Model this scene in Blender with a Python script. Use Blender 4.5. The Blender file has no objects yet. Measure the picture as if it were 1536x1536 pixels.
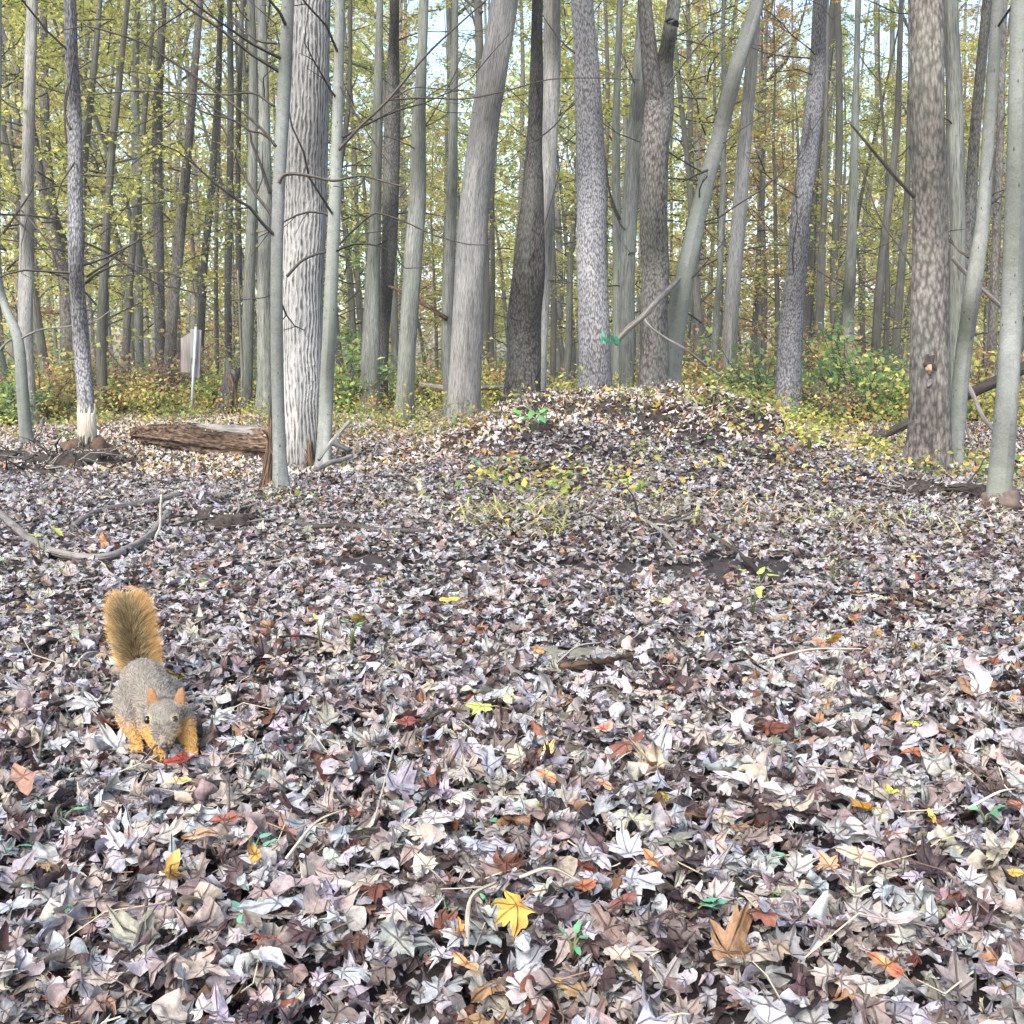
import bpy, math, random
import numpy as np
from mathutils import Vector

# ------------------------------------------------------------------ camera, sky, sun, exposure
SC = bpy.context.scene
COL = SC.collection
CAM_H = 0.65
FPX = 1600.0                       # focal length in pixels of a 1536 px wide frame
TH = math.atan(223.0 / FPX)
cd = bpy.data.cameras.new('camera')
cam = bpy.data.objects.new('camera', cd); COL.objects.link(cam)
cam.location = (0, 0, CAM_H); cam.rotation_euler = (math.pi / 2 - TH, 0, 0)
cd.sensor_width = 36.0; cd.lens = 36.0 * FPX / 1536.0
cd.clip_start = 0.02; cd.clip_end = 2000
SC.camera = cam
w = bpy.data.worlds.new('World'); SC.world = w; w.use_nodes = True
SUN_EL, SUN_AZ = math.radians(44), math.radians(205)     # soft, high, from behind the camera's left
nt = w.node_tree
sky = nt.nodes.new('ShaderNodeTexSky'); sky.sky_type = 'NISHITA'; sky.sun_disc = False
sky.sun_elevation = SUN_EL; sky.sun_rotation = SUN_AZ; sky.air_density = 1.0; sky.dust_density = 3.0; sky.ozone_density = 0.5
bg = nt.nodes['Background']; bg.inputs['Strength'].default_value = 0.15
nt.links.new(sky.outputs[0], bg.inputs[0])
sd = bpy.data.lights.new('sun', 'SUN'); sd.energy = 1.2; sd.angle = math.radians(35); sd.color = (1.0, 0.975, 0.94)
sun = bpy.data.objects.new('sun', sd); COL.objects.link(sun)
sv = Vector((math.sin(SUN_AZ) * math.cos(SUN_EL), math.cos(SUN_AZ) * math.cos(SUN_EL), math.sin(SUN_EL)))
sun.rotation_euler = sv.to_track_quat('Z', 'Y').to_euler(); sun.location = (0, 0, 30)
SC.view_settings.view_transform = 'Standard'; SC.view_settings.look = 'None'; SC.view_settings.gamma = 1
SC.view_settings.exposure = 1.8
SC.render.engine = 'CYCLES'
SC.cycles.max_bounces = 6; SC.cycles.diffuse_bounces = 4; SC.cycles.glossy_bounces = 1; SC.cycles.transmission_bounces = 3
SC.cycles.use_denoising = True; SC.cycles.denoiser = 'OPENIMAGEDENOISE'
SC.cycles.sample_clamp_indirect = 6

R = np.random.default_rng(11)
random.seed(5)

# ------------------------------------------------------------------ helpers
def ray(px, py):
    u = (px - 768) / FPX; v = (py - 768) / FPX
    return np.array([u, math.cos(TH) - v * math.sin(TH), -math.sin(TH) - v * math.cos(TH)])
def P(px, py, Y):
    d = ray(px, py); t = Y / d[1]
    return np.array([d[0] * t, Y, CAM_H + d[2] * t])
def wob(x, y, k, s):
    return (np.sin(x * k + s) * np.cos(y * k * 1.13 + s * 2.1) + .6 * np.sin(x * k * 2.3 + y * k * 1.7 + s * 3.3)
            + .35 * np.cos(x * k * 4.1 - y * k * 3.7 + s * 5.7))
def gh(x, y):
    x = np.asarray(x, float); y = np.asarray(y, float)
    z = .012 * wob(x, y, 2.2, .7) + .022 * wob(x, y, .55, 2.2) + .004 * wob(x, y, 3.1, 1.1)
    mx = np.exp(-(np.abs(x - .86) / 1.28) ** 3.0)
    s = np.where(y < 7.6, 1.75, 3.2)
    my = np.exp(-(np.abs(y - 7.6) / s) ** 2.6)
    z = z + .41 * mx * my * (1 + .17 * wob(x, y, 2.9, 4.0) + .05 * wob(x, y, 6.5, 1.0))
    z = z + .10 * np.exp(-((x + 2.85) / .55) ** 2 - ((y - 7.25) / .3) ** 2)          # little bank by the left trees
    z = z + .09 * np.exp(-((x + 1.25) / .22) ** 2 - ((y - 4.45) / .14) ** 2)         # heap of roots and dirt
    z = z - .03 * np.exp(-((x - .1) / 1.6) ** 2 - ((y - 3.6) / .45) ** 2)            # muddy dip
    z = z + .10 * np.exp(-((x - 4.6) / 1.5) ** 2 - ((y - 9.0) / 1.6) ** 2)
    far = np.clip((y - 14) / 60, 0, 1)
    z = z + far * .5 + far * .35 * wob(x, y, .09, .3)
    return z
def G(px, py, dz=0.):
    d = ray(px, py); t = .6
    while t < 200:
        p = np.array([0, 0, CAM_H]) + d * t
        if p[2] < gh(p[0], p[1]) + dz: break
        t *= 1.004
    return np.array([p[0], p[1], float(gh(p[0], p[1]))])

def tagp(o, label=None, cat=None, group=None, kind=None):
    if label: o['label'] = label
    if cat: o['category'] = cat
    if group: o['group'] = group
    if kind: o['kind'] = kind
    return o
def mesh(name, V, Fc, mat, uv=None, col=None, smooth=True):
    V = np.asarray(V, np.float32); Fc = np.asarray(Fc, np.int32)
    m = bpy.data.meshes.new(name)
    n = Fc.shape[1]
    m.vertices.add(len(V)); m.vertices.foreach_set('co', V.ravel())
    m.loops.add(Fc.size); m.loops.foreach_set('vertex_index', Fc.ravel())
    m.polygons.add(len(Fc)); m.polygons.foreach_set('loop_start', np.arange(0, Fc.size, n, dtype=np.int32))
    m.polygons.foreach_set('use_smooth', np.full(len(Fc), smooth))
    m.update(calc_edges=True)
    if uv is not None:
        l = m.uv_layers.new(name='UVMap'); l.data.foreach_set('uv', np.asarray(uv, np.float32)[Fc.ravel()].ravel())
    if col is not None:
        a = m.color_attributes.new('col', 'FLOAT_COLOR', 'POINT')
        c = np.ones((len(V), 4), np.float32); c[:, :3] = col
        a.data.foreach_set('color', c.ravel())
    if mat: m.materials.append(mat)
    m.validate()
    return m
def link(name, me, parent=None, loc=None):
    o = bpy.data.objects.new(name, me); COL.objects.link(o)
    if parent: o.parent = parent
    if loc is not None: o.location = tuple(float(c) for c in loc)
    return o
def empty(name, loc, label, cat, group=None):
    o = link(name, None, None, loc); o.empty_display_size = .1
    return tagp(o, label, cat, group)
def copy_tree(o, parent=None):
    c = o.copy(); COL.objects.link(c); c.parent = parent
    for ch in list(o.children): copy_tree(ch, c)
    return c

class Geo:
    """collects pieces of quads/tris as tris with uv + colour"""
    def __init__(s): s.V = []; s.F = []; s.U = []; s.C = []; s.n = 0
    def add(s, V, Fq, uv=None, col=(.5, .5, .5)):
        V = np.asarray(V, float); Fq = np.asarray(Fq, int)
        if Fq.shape[1] == 4: Fq = np.concatenate([Fq[:, [0, 1, 2]], Fq[:, [0, 2, 3]]])
        s.V.append(V); s.F.append(Fq + s.n); s.n += len(V)
        s.U.append(np.zeros((len(V), 2)) if uv is None else np.asarray(uv))
        c = np.asarray(col, float)
        s.C.append(np.tile(c, (len(V), 1)) if c.ndim == 1 else c)
    def tube(s, pts, rad, seg=8, col=(.5, .5, .5), rough=0., seed=0, flare=None, cap=True):
        V, Fq, uv = tube(pts, rad, seg, rough, seed, flare, cap); s.add(V, Fq, uv, col)
    def build(s, name, mat, parent=None, loc=None, smooth=True, off=None):
        V = np.concatenate(s.V)
        if off is not None: V = V - np.asarray(off)
        me = mesh(name, V, np.concatenate(s.F), mat, np.concatenate(s.U), np.concatenate(s.C), smooth)
        return link(name, me, parent, loc)

def tube(pts, rad, seg=8, rough=0., seed=0, flare=None, cap=True):
    pts = np.asarray(pts, float); rad = np.asarray(rad, float) * np.ones(len(pts))
    n = len(pts)
    T = np.gradient(pts, axis=0); T /= np.linalg.norm(T, axis=1)[:, None] + 1e-9
    ref = np.array([0, 1., 0]) if abs(T[n // 2][1]) < .8 else np.array([1., 0, 0])
    A = np.cross(T, ref); A /= np.linalg.norm(A, axis=1)[:, None] + 1e-9
    B = np.cross(T, A)
    th = np.linspace(0, 2 * math.pi, seg + 1)
    L = np.concatenate([[0], np.cumsum(np.linalg.norm(np.diff(pts, axis=0), axis=1))])
    rr = rad[:, None] * np.ones((1, seg + 1))
    if rough:
        q = np.random.default_rng(seed).random(6) * 6
        k = 2.0 / max(rad.max(), .01)
        rr = rr * (1 + rough * (np.sin(2 * th[None] + q[0] + L[:, None] * 2.1) * .5 + np.sin(3 * th[None] + q[1] + L[:, None] * 5.3) * .35
                   + np.sin(5 * th[None] + q[2] - L[:, None] * 3.1) * .25 + .4 * np.sin(L[:, None] * k * .6 + q[3]) * np.sin(th[None] + q[4])))
    if flare is not None:        # flare = (height, strength)
        q = np.random.default_rng(seed + 9).random(3) * 6
        e = np.exp(-L[:, None] / flare[0])
        rr = rr * (1 + flare[1] * e * (1 + .75 * np.sin(4 * th[None] + q[0]) + .4 * np.sin(7 * th[None] + q[1])))
    V = pts[:, None] + rr[..., None] * (np.cos(th)[None, :, None] * B[:, None] + np.sin(th)[None, :, None] * A[:, None])
    V = V.reshape(-1, 3)
    c = 2 * math.pi * max(rad[:max(1, n // 2)].mean(), .002)
    U = np.stack([np.tile(th / (2 * math.pi) * c, n), np.repeat(L, seg + 1)], 1)
    i = np.arange(n - 1)[:, None] * (seg + 1) + np.arange(seg)[None]; i = i.ravel()
    Fq = np.stack([i, i + 1, i + seg + 2, i + seg + 1], 1)
    if cap:
        V = np.concatenate([V, pts[:1], pts[-1:]]); U = np.concatenate([U, [[0, 0], [0, L[-1]]]])
        a = len(V) - 2; j = np.arange(seg)
        Fq = np.concatenate([Fq, np.stack([j + 1, j, np.full(seg, a), np.full(seg, a)], 1),
                             np.stack([(n - 1) * (seg + 1) + j, (n - 1) * (seg + 1) + j + 1, np.full(seg, a + 1), np.full(seg, a + 1)], 1)])
    return V, tri(Fq), U
def tri(Fq):
    A = Fq[:, [0, 1, 2]]; B = Fq[:, [0, 2, 3]]
    B = B[(B[:, 1] != B[:, 2])]
    return np.concatenate([A, B])
def smooth_path(pts, k):
    """Catmull-Rom resample, columns interpolated alike"""
    p = np.asarray(pts, float); n = len(p)
    if n < 3:
        t = np.linspace(0, 1, k * (n - 1) + 1)[:, None]; return p[0] * (1 - t) + p[-1] * t
    q = np.concatenate([[2 * p[0] - p[1]], p, [2 * p[-1] - p[-2]]]); out = []
    for i in range(n - 1):
        a, b, c, d = q[i:i + 4]
        for t in np.linspace(0, 1, k, endpoint=False):
            out.append(.5 * ((2 * b) + (c - a) * t + (2 * a - 5 * b + 4 * c - d) * t * t + (3 * b - a - 3 * c + d) * t ** 3))
    out.append(p[-1]); return np.array(out)

# ------------------------------------------------------------------ materials
def M(name):
    m = bpy.data.materials.new(name); m.use_nodes = True
    return m, m.node_tree.nodes, m.node_tree.links
def ramp(N, stops):
    r = N.new('ShaderNodeValToRGB'); e = r.color_ramp.elements
    while len(e) < len(stops): e.new(.5)
    for i, (p, c) in enumerate(stops):
        e[i].position = p; e[i].color = (*c, 1) if len(c) == 3 else c
    return r
def mix(N, L, a, b, f, mode='MIX'):
    m = N.new('ShaderNodeMix'); m.data_type = 'RGBA'; m.blend_type = mode
    for s, v in ((m.inputs[0], f), (m.inputs[6], a), (m.inputs[7], b)):
        if hasattr(v, 'is_linked') or hasattr(v, 'links'): L.new(v, s)
        elif isinstance(v, (int, float)): s.default_value = v
        else: s.default_value = (*v, 1)
    return m.outputs[2]
def mth(N, L, op, a, b=None):
    m = N.new('ShaderNodeMath'); m.operation = op
    for s, v in ((m.inputs[0], a), (m.inputs[1], b)):
        if v is None: continue
        if isinstance(v, (int, float)): s.default_value = v
        else: L.new(v, s)
    return m.outputs[0]
def noise(N, L, vec, scale, detail=4, rough=.6):
    n = N.new('ShaderNodeTexNoise'); n.inputs['Scale'].default_value = scale
    n.inputs['Detail'].default_value = detail; n.inputs['Roughness'].default_value = rough
    if vec is not None: L.new(vec, n.inputs['Vector'])
    return n.outputs['Fac']
def bump(N, L, h, dist, strength=1.):
    b = N.new('ShaderNodeBump'); b.inputs['Distance'].default_value = dist; b.inputs['Strength'].default_value = strength
    L.new(h, b.inputs['Height']); return b.outputs[0]

def bark(name, light, dark, kind, sc=1., green=.0, spots=0., pos=(.35, .62)):
    m, N, L = M(name); b = N['Principled BSDF']; b.inputs['Roughness'].default_value = .95
    b.inputs['Specular IOR Level'].default_value = .15
    tc = N.new('ShaderNodeTexCoord'); oi = N.new('ShaderNodeObjectInfo')
    def mp(sx, sy):
        q = N.new('ShaderNodeMapping'); q.inputs['Scale'].default_value = (sx, sy, 1); L.new(tc.outputs['UV'], q.inputs['Vector'])
        L.new(mth(N, L, 'MULTIPLY', oi.outputs['Random'], 37.), q.inputs['Location']); return q.outputs[0]
    if kind == 'ridge':
        h = noise(N, L, mp(60 * sc, 6 * sc), 1, 3, .55)
        h2 = noise(N, L, mp(34 * sc, 1.7 * sc), 1, 2, .5)
        h = mth(N, L, 'ADD', mth(N, L, 'MULTIPLY', h, .6), mth(N, L, 'MULTIPLY', h2, .4))
    elif kind == 'furrow':
        sx = N.new('ShaderNodeSeparateXYZ'); L.new(mp(1, 1), sx.inputs[0])
        wv = mth(N, L, 'ADD', mth(N, L, 'MULTIPLY', noise(N, L, mp(9, 4), 1, 2, .5), .055), mth(N, L, 'MULTIPLY', noise(N, L, mp(26, 16), 1, 2, .5), .012))
        uu = mth(N, L, 'MULTIPLY', mth(N, L, 'ADD', sx.outputs[0], wv), 6.283 * sc)
        h = mth(N, L, 'ADD', mth(N, L, 'MULTIPLY', mth(N, L, 'SINE', uu), .17), .42)
        h = mth(N, L, 'ADD', h, mth(N, L, 'MULTIPLY', mth(N, L, 'SUBTRACT', noise(N, L, mp(46, 16), 1, 4, .6), .42), 1.15))
    elif kind == 'scale':
        v = N.new('ShaderNodeTexVoronoi'); v.feature = 'F1'; L.new(mp(34 * sc, 12 * sc), v.inputs['Vector']); v.inputs['Scale'].default_value = 1
        h = mth(N, L, 'ADD', mth(N, L, 'MULTIPLY', mth(N, L, 'SUBTRACT', 1., v.outputs['Distance']), .45),
                mth(N, L, 'MULTIPLY', noise(N, L, mp(55 * sc, 26 * sc), 1, 5, .7), .55))
    else:
        h = mth(N, L, 'ADD', mth(N, L, 'MULTIPLY', noise(N, L, mp(14 * sc, 22 * sc), 1, 5, .65), .5),
                mth(N, L, 'MULTIPLY', noise(N, L, mp(90 * sc, 120 * sc), 1, 2, .6), .5))
    r = ramp(N, [(pos[0], dark), (pos[1], light)]); L.new(h, r.inputs[0]); c = r.outputs[0]
    big = noise(N, L, mp(2.2, 1.1), 1, 3, .6)
    lo, hi = ((.28, .26, .26), (1.9, 1.7, 1.5)) if 'rotten' in name else ((.68, .69, .70), (1.12, 1.10, 1.07))
    rb = ramp(N, [(.35, lo), (.65, hi)]); L.new(big, rb.inputs[0])
    c = mix(N, L, c, rb.outputs[0], 1., 'MULTIPLY')
    if green:
        g = noise(N, L, mp(5, 1.6), 1, 4, .7); rg = ramp(N, [(.45, (0, 0, 0)), (.65, (1, 1, 1))]); L.new(g, rg.inputs[0])
        c = mix(N, L, c, (.17, .20, .14), mth(N, L, 'MULTIPLY', rg.outputs[0], green))
    if spots:
        v = N.new('ShaderNodeTexVoronoi'); v.feature = 'F1'; L.new(mp(26, 13), v.inputs['Vector']); v.inputs['Randomness'].default_value = 1.; v.inputs['Scale'].default_value = 1
        rs = ramp(N, [(.05, (1, 1, 1)), (.14, (0, 0, 0))]); L.new(v.outputs['Distance'], rs.inputs[0])
        c = mix(N, L, c, (.035, .03, .028), mth(N, L, 'MULTIPLY', rs.outputs[0], spots))
    rv = mth(N, L, 'ADD', mth(N, L, 'MULTIPLY', oi.outputs['Random'], .35), .82)
    cc = N.new('ShaderNodeCombineXYZ')
    for k, f_ in enumerate((.95, 1., 1.06)): L.new(mth(N, L, 'MULTIPLY', rv, f_), cc.inputs[k])
    c = mix(N, L, c, cc.outputs[0], 1., 'MULTIPLY')
    L.new(c, b.inputs['Base Color']); L.new(bump(N, L, h, {'furrow': .02, 'ridge': .02, 'scale': .014, 'smooth': .004}[kind]), b.inputs['Normal'])
    return m
BK = dict(
    ridge=bark('ridged_pale_bark', (.37, .355, .33), (.085, .078, .07), 'furrow', 42., pos=(.22, .50)),
    pale=bark('pale_flaky_bark', (.34, .325, .295), (.13, .118, .106), 'ridge', 3.0, pos=(.36, .56)),
    speck=bark('pale_speckled_bark', (.34, .335, .335), (.11, .10, .098), 'scale', 2.8, pos=(.40, .60)),
    dark=bark('dark_scaly_bark', (.19, .172, .158), (.045, .039, .036), 'scale', 2.2, .25, pos=(.38, .68)),
    brown=bark('brown_flaky_bark', (.235, .205, .18), (.075, .064, .057), 'scale', 1.7, .25, pos=(.38, .64)),
    smooth=bark('smooth_grey_bark', (.255, .26, .235), (.155, .155, .138), 'smooth', 1., .5, .9, pos=(.35, .65)),
    grey=bark('grey_green_bark', (.25, .25, .22), (.08, .076, .066), 'ridge', 1.8, .55, .5, pos=(.34, .62)),
    far=bark('woodland_bark', (.20, .185, .155), (.055, .048, .042), 'ridge', 1.6, .4, pos=(.3, .65)),
    farp=bark('pale_woodland_bark', (.27, .255, .225), (.09, .082, .073), 'ridge', 1.6, .3, pos=(.3, .65)),
    dead=bark('weathered_dead_wood', (.30, .27, .24), (.11, .09, .08), 'ridge', 1.6, .1, pos=(.3, .65)),
    twig=bark('dark_twig_bark', (.12, .10, .085), (.045, .037, .033), 'smooth', 1.),
    black=bark('wet_black_log_bark', (.085, .068, .058), (.02, .016, .014), 'ridge', 1.2, .2),
    rot=bark('rotten_orange_brown_wood', (.165, .115, .08), (.018, .015, .013), 'ridge', 2.4, pos=(.42, .60)),
    gnaw=bark('bare_gnawed_wood', (.58, .51, .41), (.36, .30, .22), 'ridge', 2.2),
)
def leafmat(name, trans=.35, gloss=True, veins=False, rough=.55, tint=1.):
    m, N, L = M(name); out = N['Material Output']; b = N['Principled BSDF']
    b.inputs['Roughness'].default_value = rough; b.inputs['Specular IOR Level'].default_value = .35 if gloss else .1
    a = N.new('ShaderNodeVertexColor'); a.layer_name = 'col'; c = a.outputs[0]
    tc = N.new('ShaderNodeTexCoord')
    if veins:
        n1 = noise(N, L, tc.outputs['Object'], 90, 4, .65)
        r = ramp(N, [(.30, (.60, .56, .55)), (.62, (1.12, 1.12, 1.12))]); L.new(n1, r.inputs[0])
        c = mix(N, L, c, r.outputs[0], 1., 'MULTIPLY')
        sx = N.new('ShaderNodeSeparateXYZ'); L.new(tc.outputs['UV'], sx.inputs[0])
        ax = mth(N, L, 'ABSOLUTE', sx.outputs[0]); y = sx.outputs[1]; res = None
        for ang in (0, 50, 105):
            s_, c_ = math.sin(math.radians(ang)), math.cos(math.radians(ang))
            d = mth(N, L, 'ABSOLUTE', mth(N, L, 'SUBTRACT', mth(N, L, 'MULTIPLY', ax, c_), mth(N, L, 'MULTIPLY', y, s_)))
            fw = mth(N, L, 'ADD', mth(N, L, 'MULTIPLY', ax, s_), mth(N, L, 'MULTIPLY', y, c_))
            d = mth(N, L, 'ADD', d, mth(N, L, 'MULTIPLY', mth(N, L, 'LESS_THAN', fw, 0.), 5.))
            res = d if res is None else mth(N, L, 'MINIMUM', res, d)
        rv = ramp(N, [(.008, (1, 1, 1)), (.035, (0, 0, 0))]); L.new(res, rv.inputs[0])
        c = mix(N, L, c, mix(N, L, c, (.55, .5, .5), 1., 'MULTIPLY'), rv.outputs[0])
        hh = mth(N, L, 'ADD', n1, mth(N, L, 'MULTIPLY', rv.outputs[0], .5))
        nb = bump(N, L, hh, .003); L.new(nb, b.inputs['Normal'])
    L.new(c, b.inputs['Base Color'])
    if trans:
        t = N.new('ShaderNodeBsdfTranslucent'); L.new(c, t.inputs[0])
        ms = N.new('ShaderNodeMixShader'); ms.inputs[0].default_value = trans
        L.new(b.outputs[0], ms.inputs[1]); L.new(t.outputs[0], ms.inputs[2]); L.new(ms.outputs[0], out.inputs[0])
    return m
LITTER = leafmat('dry_leaf_litter', .12, True, True, .5)
LEAFFAR = leafmat('dry_leaf_far', .0, False)
LEAFG = leafmat('living_leaf', .4, False)
SEED = leafmat('seedling_leaf', .3, True, False, .45)
FUR = leafmat('squirrel_fur_strands', .0, False, False, .8)

def soil():
    m, N, L = M('dark_soil'); b = N['Principled BSDF']; b.inputs['Roughness'].default_value = .9
    tc = N.new('ShaderNodeTexCoord'); o = tc.outputs['Object']
    n = noise(N, L, o, 18, 8, .75); r = ramp(N, [(.3, (.012, .009, .010)), (.55, (.035, .027, .025)), (.8, (.085, .068, .060))]); L.new(n, r.inputs[0])
    # far off, where single fallen leaves are too small to see, the litter is the ground's own mottled colour
    v = N.new('ShaderNodeTexVoronoi'); v.inputs['Scale'].default_value = 14; L.new(o, v.inputs['Vector'])
    s = N.new('ShaderNodeSeparateColor'); L.new(v.outputs['Color'], s.inputs[0])
    r2 = ramp(N, [(0., (.05, .035, .03)), (.4, (.16, .12, .10)), (.7, (.33, .28, .25)), (1., (.30, .22, .10))]); L.new(s.outputs[0], r2.inputs[0])
    sx = N.new('ShaderNodeSeparateXYZ'); L.new(o, sx.inputs[0])
    mr = N.new('ShaderNodeMapRange'); mr.inputs[1].default_value = 9; mr.inputs[2].default_value = 16; L.new(sx.outputs[1], mr.inputs[0])
    c = mix(N, L, r.outputs[0], r2.outputs[0], mr.outputs[0])
    L.new(c, b.inputs['Base Color']); L.new(bump(N, L, n, .02), b.inputs['Normal']); return m
SOIL = soil()

# ------------------------------------------------------------------ ground: one sheet to the horizon
def ground():
    n = 330
    s = np.linspace(-1, 1, n); k = 6.2
    X = np.sinh(s * k) / math.sinh(k) * 500
    t = np.linspace(-.45, 1, n); Yy = 1.2 + np.sinh(t * k) / math.sinh(k) * 600
    gx, gy = np.meshgrid(X, Yy)
    V = np.stack([gx, gy, gh(gx, gy) - .006], -1).reshape(-1, 3)
    i = (np.arange(n - 1)[:, None] * n + np.arange(n - 1)[None]).ravel()
    Fq = np.stack([i, i + 1, i + n + 1, i + n], 1)
    tagp(link('ground', mesh('ground', V, Fq, SOIL)), kind='structure')
ground()

# ------------------------------------------------------------------ leaf shapes
MAPLE = [(0, 1.), (7, .74), (13, .80), (19, .64), (27, .50), (35, .62), (42, .72), (50, .97), (57, .70), (64, .76), (73, .58), (82, .48),
         (94, .55), (105, .72), (114, .52), (130, .44), (150, .40), (168, .30), (180, .10)]
MAPLE_L = [(0, 1.), (27, .55), (50, .92), (82, .52), (105, .68), (150, .42), (180, .15)]
OVAL = [(0, 1.), (8, .82), (18, .66), (32, .52), (50, .44), (75, .40), (100, .42), (125, .52), (145, .66), (160, .72), (172, .8), (180, .86)]
OVAL_L = [(0, 1.), (30, .55), (75, .42), (130, .55), (180, .85)]
OAK = [(0, 1.), (12, .80), (18, .55), (28, .68), (38, .62), (46, .36), (60, .50), (78, .48), (88, .26), (105, .44), (125, .5), (140, .34), (155, .6), (170, .75), (180, .85)]
def outline(tab):
    a = [(d, r) for d, r in tab] + [(360 - d, r) for d, r in reversed(tab[1:-1])]
    return np.radians([x[0] for x in a]), np.array([x[1] for x in a])
def leaf_template(tab, rings, rng, curl=1.):
    th, rr = outline(tab); n = len(th)
    rr = rr * (1 + rng.normal(0, .05, n)) * (1 + rng.uniform(0, .25) * np.sin(th + rng.uniform(0, 6)) + rng.uniform(0, .2) * np.sin(2 * th + rng.uniform(0, 6)))
    rr = rr * np.hypot(np.sin(th) * rng.uniform(.62, 1.), np.cos(th))
    rad = np.linspace(0, 1, rings + 1)[1:]
    V = [np.zeros((1, 2))]
    for q in rad:
        rq = rr * q if q > .6 or rings < 3 else (rr * .6 + rr.mean() * .4) * q
        V.append(np.stack([np.sin(th) * rq, np.cos(th) * rq], 1))
    xy = np.concatenate(V); F_ = []
    j = np.arange(n); F_.append(np.stack([np.zeros(n, int), 1 + j, 1 + (j + 1) % n], 1))
    for k in range(rings - 1):
        a = 1 + k * n; b = a + n
        F_.append(np.stack([a + j, b + j, b + (j + 1) % n], 1)); F_.append(np.stack([a + j, b + (j + 1) % n, a + (j + 1) % n], 1))
    F_ = np.concatenate(F_)
    x, y = xy[:, 0].copy(), xy[:, 1].copy(); r = np.hypot(x, y); a = np.arctan2(x, y)
    # crumple: fold at the midrib, roll about a random axis, lift the lobes
    z = rng.uniform(-.1, .45) * curl * np.abs(x)
    z += curl * r ** 2 * (rng.normal(0, .26) * np.sin(2 * a + rng.uniform(0, 6)) + rng.normal(0, .24) * np.sin(3 * a + rng.uniform(0, 6)) + rng.normal(0, .12) * np.sin(7 * a + rng.uniform(0, 6)))
    z += curl * .05 * np.sin(9 * x + rng.uniform(0, 6)) * np.cos(8 * y + rng.uniform(0, 6))
    ph = rng.uniform(0, math.pi); k = rng.choice([-1, 1]) * abs(rng.normal(.9, .6)) * curl
    s = x * math.cos(ph) + y * math.sin(ph); tt = -x * math.sin(ph) + y * math.cos(ph)
    if abs(k) > .05:
        kk = k * (1 + .4 * tt); kk = np.where(np.abs(kk) < .05, .05, kk)
        s2 = np.sin(kk * s) / kk + 0 * z - z * np.sin(kk * s); z2 = (1 - np.cos(kk * s)) / kk + z * np.cos(kk * s)
        s, z = s2, z2
    X = s * math.cos(ph) - tt * math.sin(ph); Y_ = s * math.sin(ph) + tt * math.cos(ph)
    V3 = np.stack([X, Y_, z], 1); V3[:, 2] -= V3[:, 2].mean()
    return V3, F_, xy
def rotm(yaw, tilt, tdir, roll=None):
    """n rotation matrices: yaw about z, then tilt about a horizontal axis"""
    c, s = np.cos(yaw), np.sin(yaw); n = len(yaw); Z = np.zeros((n, 3, 3))
    Z[:, 0, 0] = c; Z[:, 0, 1] = -s; Z[:, 1, 0] = s; Z[:, 1, 1] = c; Z[:, 2, 2] = 1
    ax = np.stack([np.cos(tdir), np.sin(tdir), np.zeros(n)], 1); K = np.zeros((n, 3, 3))
    K[:, 0, 2] = ax[:, 1]; K[:, 1, 2] = -ax[:, 0]; K[:, 2, 0] = -ax[:, 1]; K[:, 2, 1] = ax[:, 0]
    I = np.eye(3)[None]; ct, st = np.cos(tilt)[:, None, None], np.sin(tilt)[:, None, None]
    return (I + st * K + (1 - ct) * (K @ K)) @ Z
PAL = np.array([(.34, .335, .345), (.37, .375, .395), (.36, .32, .275), (.27, .235, .215), (.165, .13, .12), (.07, .043, .042), (.035, .023, .026), (.16, .065, .04), (.27, .16, .09), (.45, .33, .07), (.08, .15, .08)])
PW = np.array([.24, .19, .17, .13, .11, .07, .045, .021, .022, .0015, 0.]); PW = PW / PW.sum()
def palette(n, rng, w=None):
    c = PAL[rng.choice(len(PAL), n, p=PW if w is None else w)]
    return np.clip(c * rng.uniform(.72, 1.22, (n, 1)) * rng.normal(1, .05, (n, 3)), .01, .8)
def scatter(name, pos, size, templates, rng, tiltsd, mat, cols, kind='stuff', label=None, smooth=True):
    n = len(pos); tid = rng.integers(0, len(templates), n); VV = []; FF = []; UU = []; CC = []; base = 0
    for k, (tv, tf, tu) in enumerate(templates):
        m = np.where(tid == k)[0]
        if not len(m): continue
        Rm = rotm(rng.uniform(0, 6.28, len(m)), rng.normal(0, tiltsd, len(m)), rng.uniform(0, 6.28, len(m)))
        fl = np.where(rng.random(len(m)) < .5, -1, 1)
        T = tv[None] * size[m][:, None, None] * np.stack([np.ones(len(m)), np.ones(len(m)), fl], 1)[:, None]
        W = np.einsum('nij,nvj->nvi', Rm, T) + pos[m][:, None]
        VV.append(W.reshape(-1, 3)); nv = len(tv)
        FF.append((tf[None] + (np.arange(len(m)) * nv)[:, None, None]).reshape(-1, 3) + base); base += nv * len(m)
        UU.append(np.tile(tu, (len(m), 1))); CC.append(np.repeat(cols[m], nv, 0))
    o = link(name, mesh(name, np.concatenate(VV), np.concatenate(FF), mat, np.concatenate(UU), np.concatenate(CC), smooth))
    tagp(o, label, None, None, kind); return o
BARE = [G(575, 850), G(850, 862), G(850, 995), G(1130, 858), G(330, 795)]
BARER = [(.22, .22), (.40, .25), (.13, .07), (.25, .2), (.18, .12)]
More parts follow.
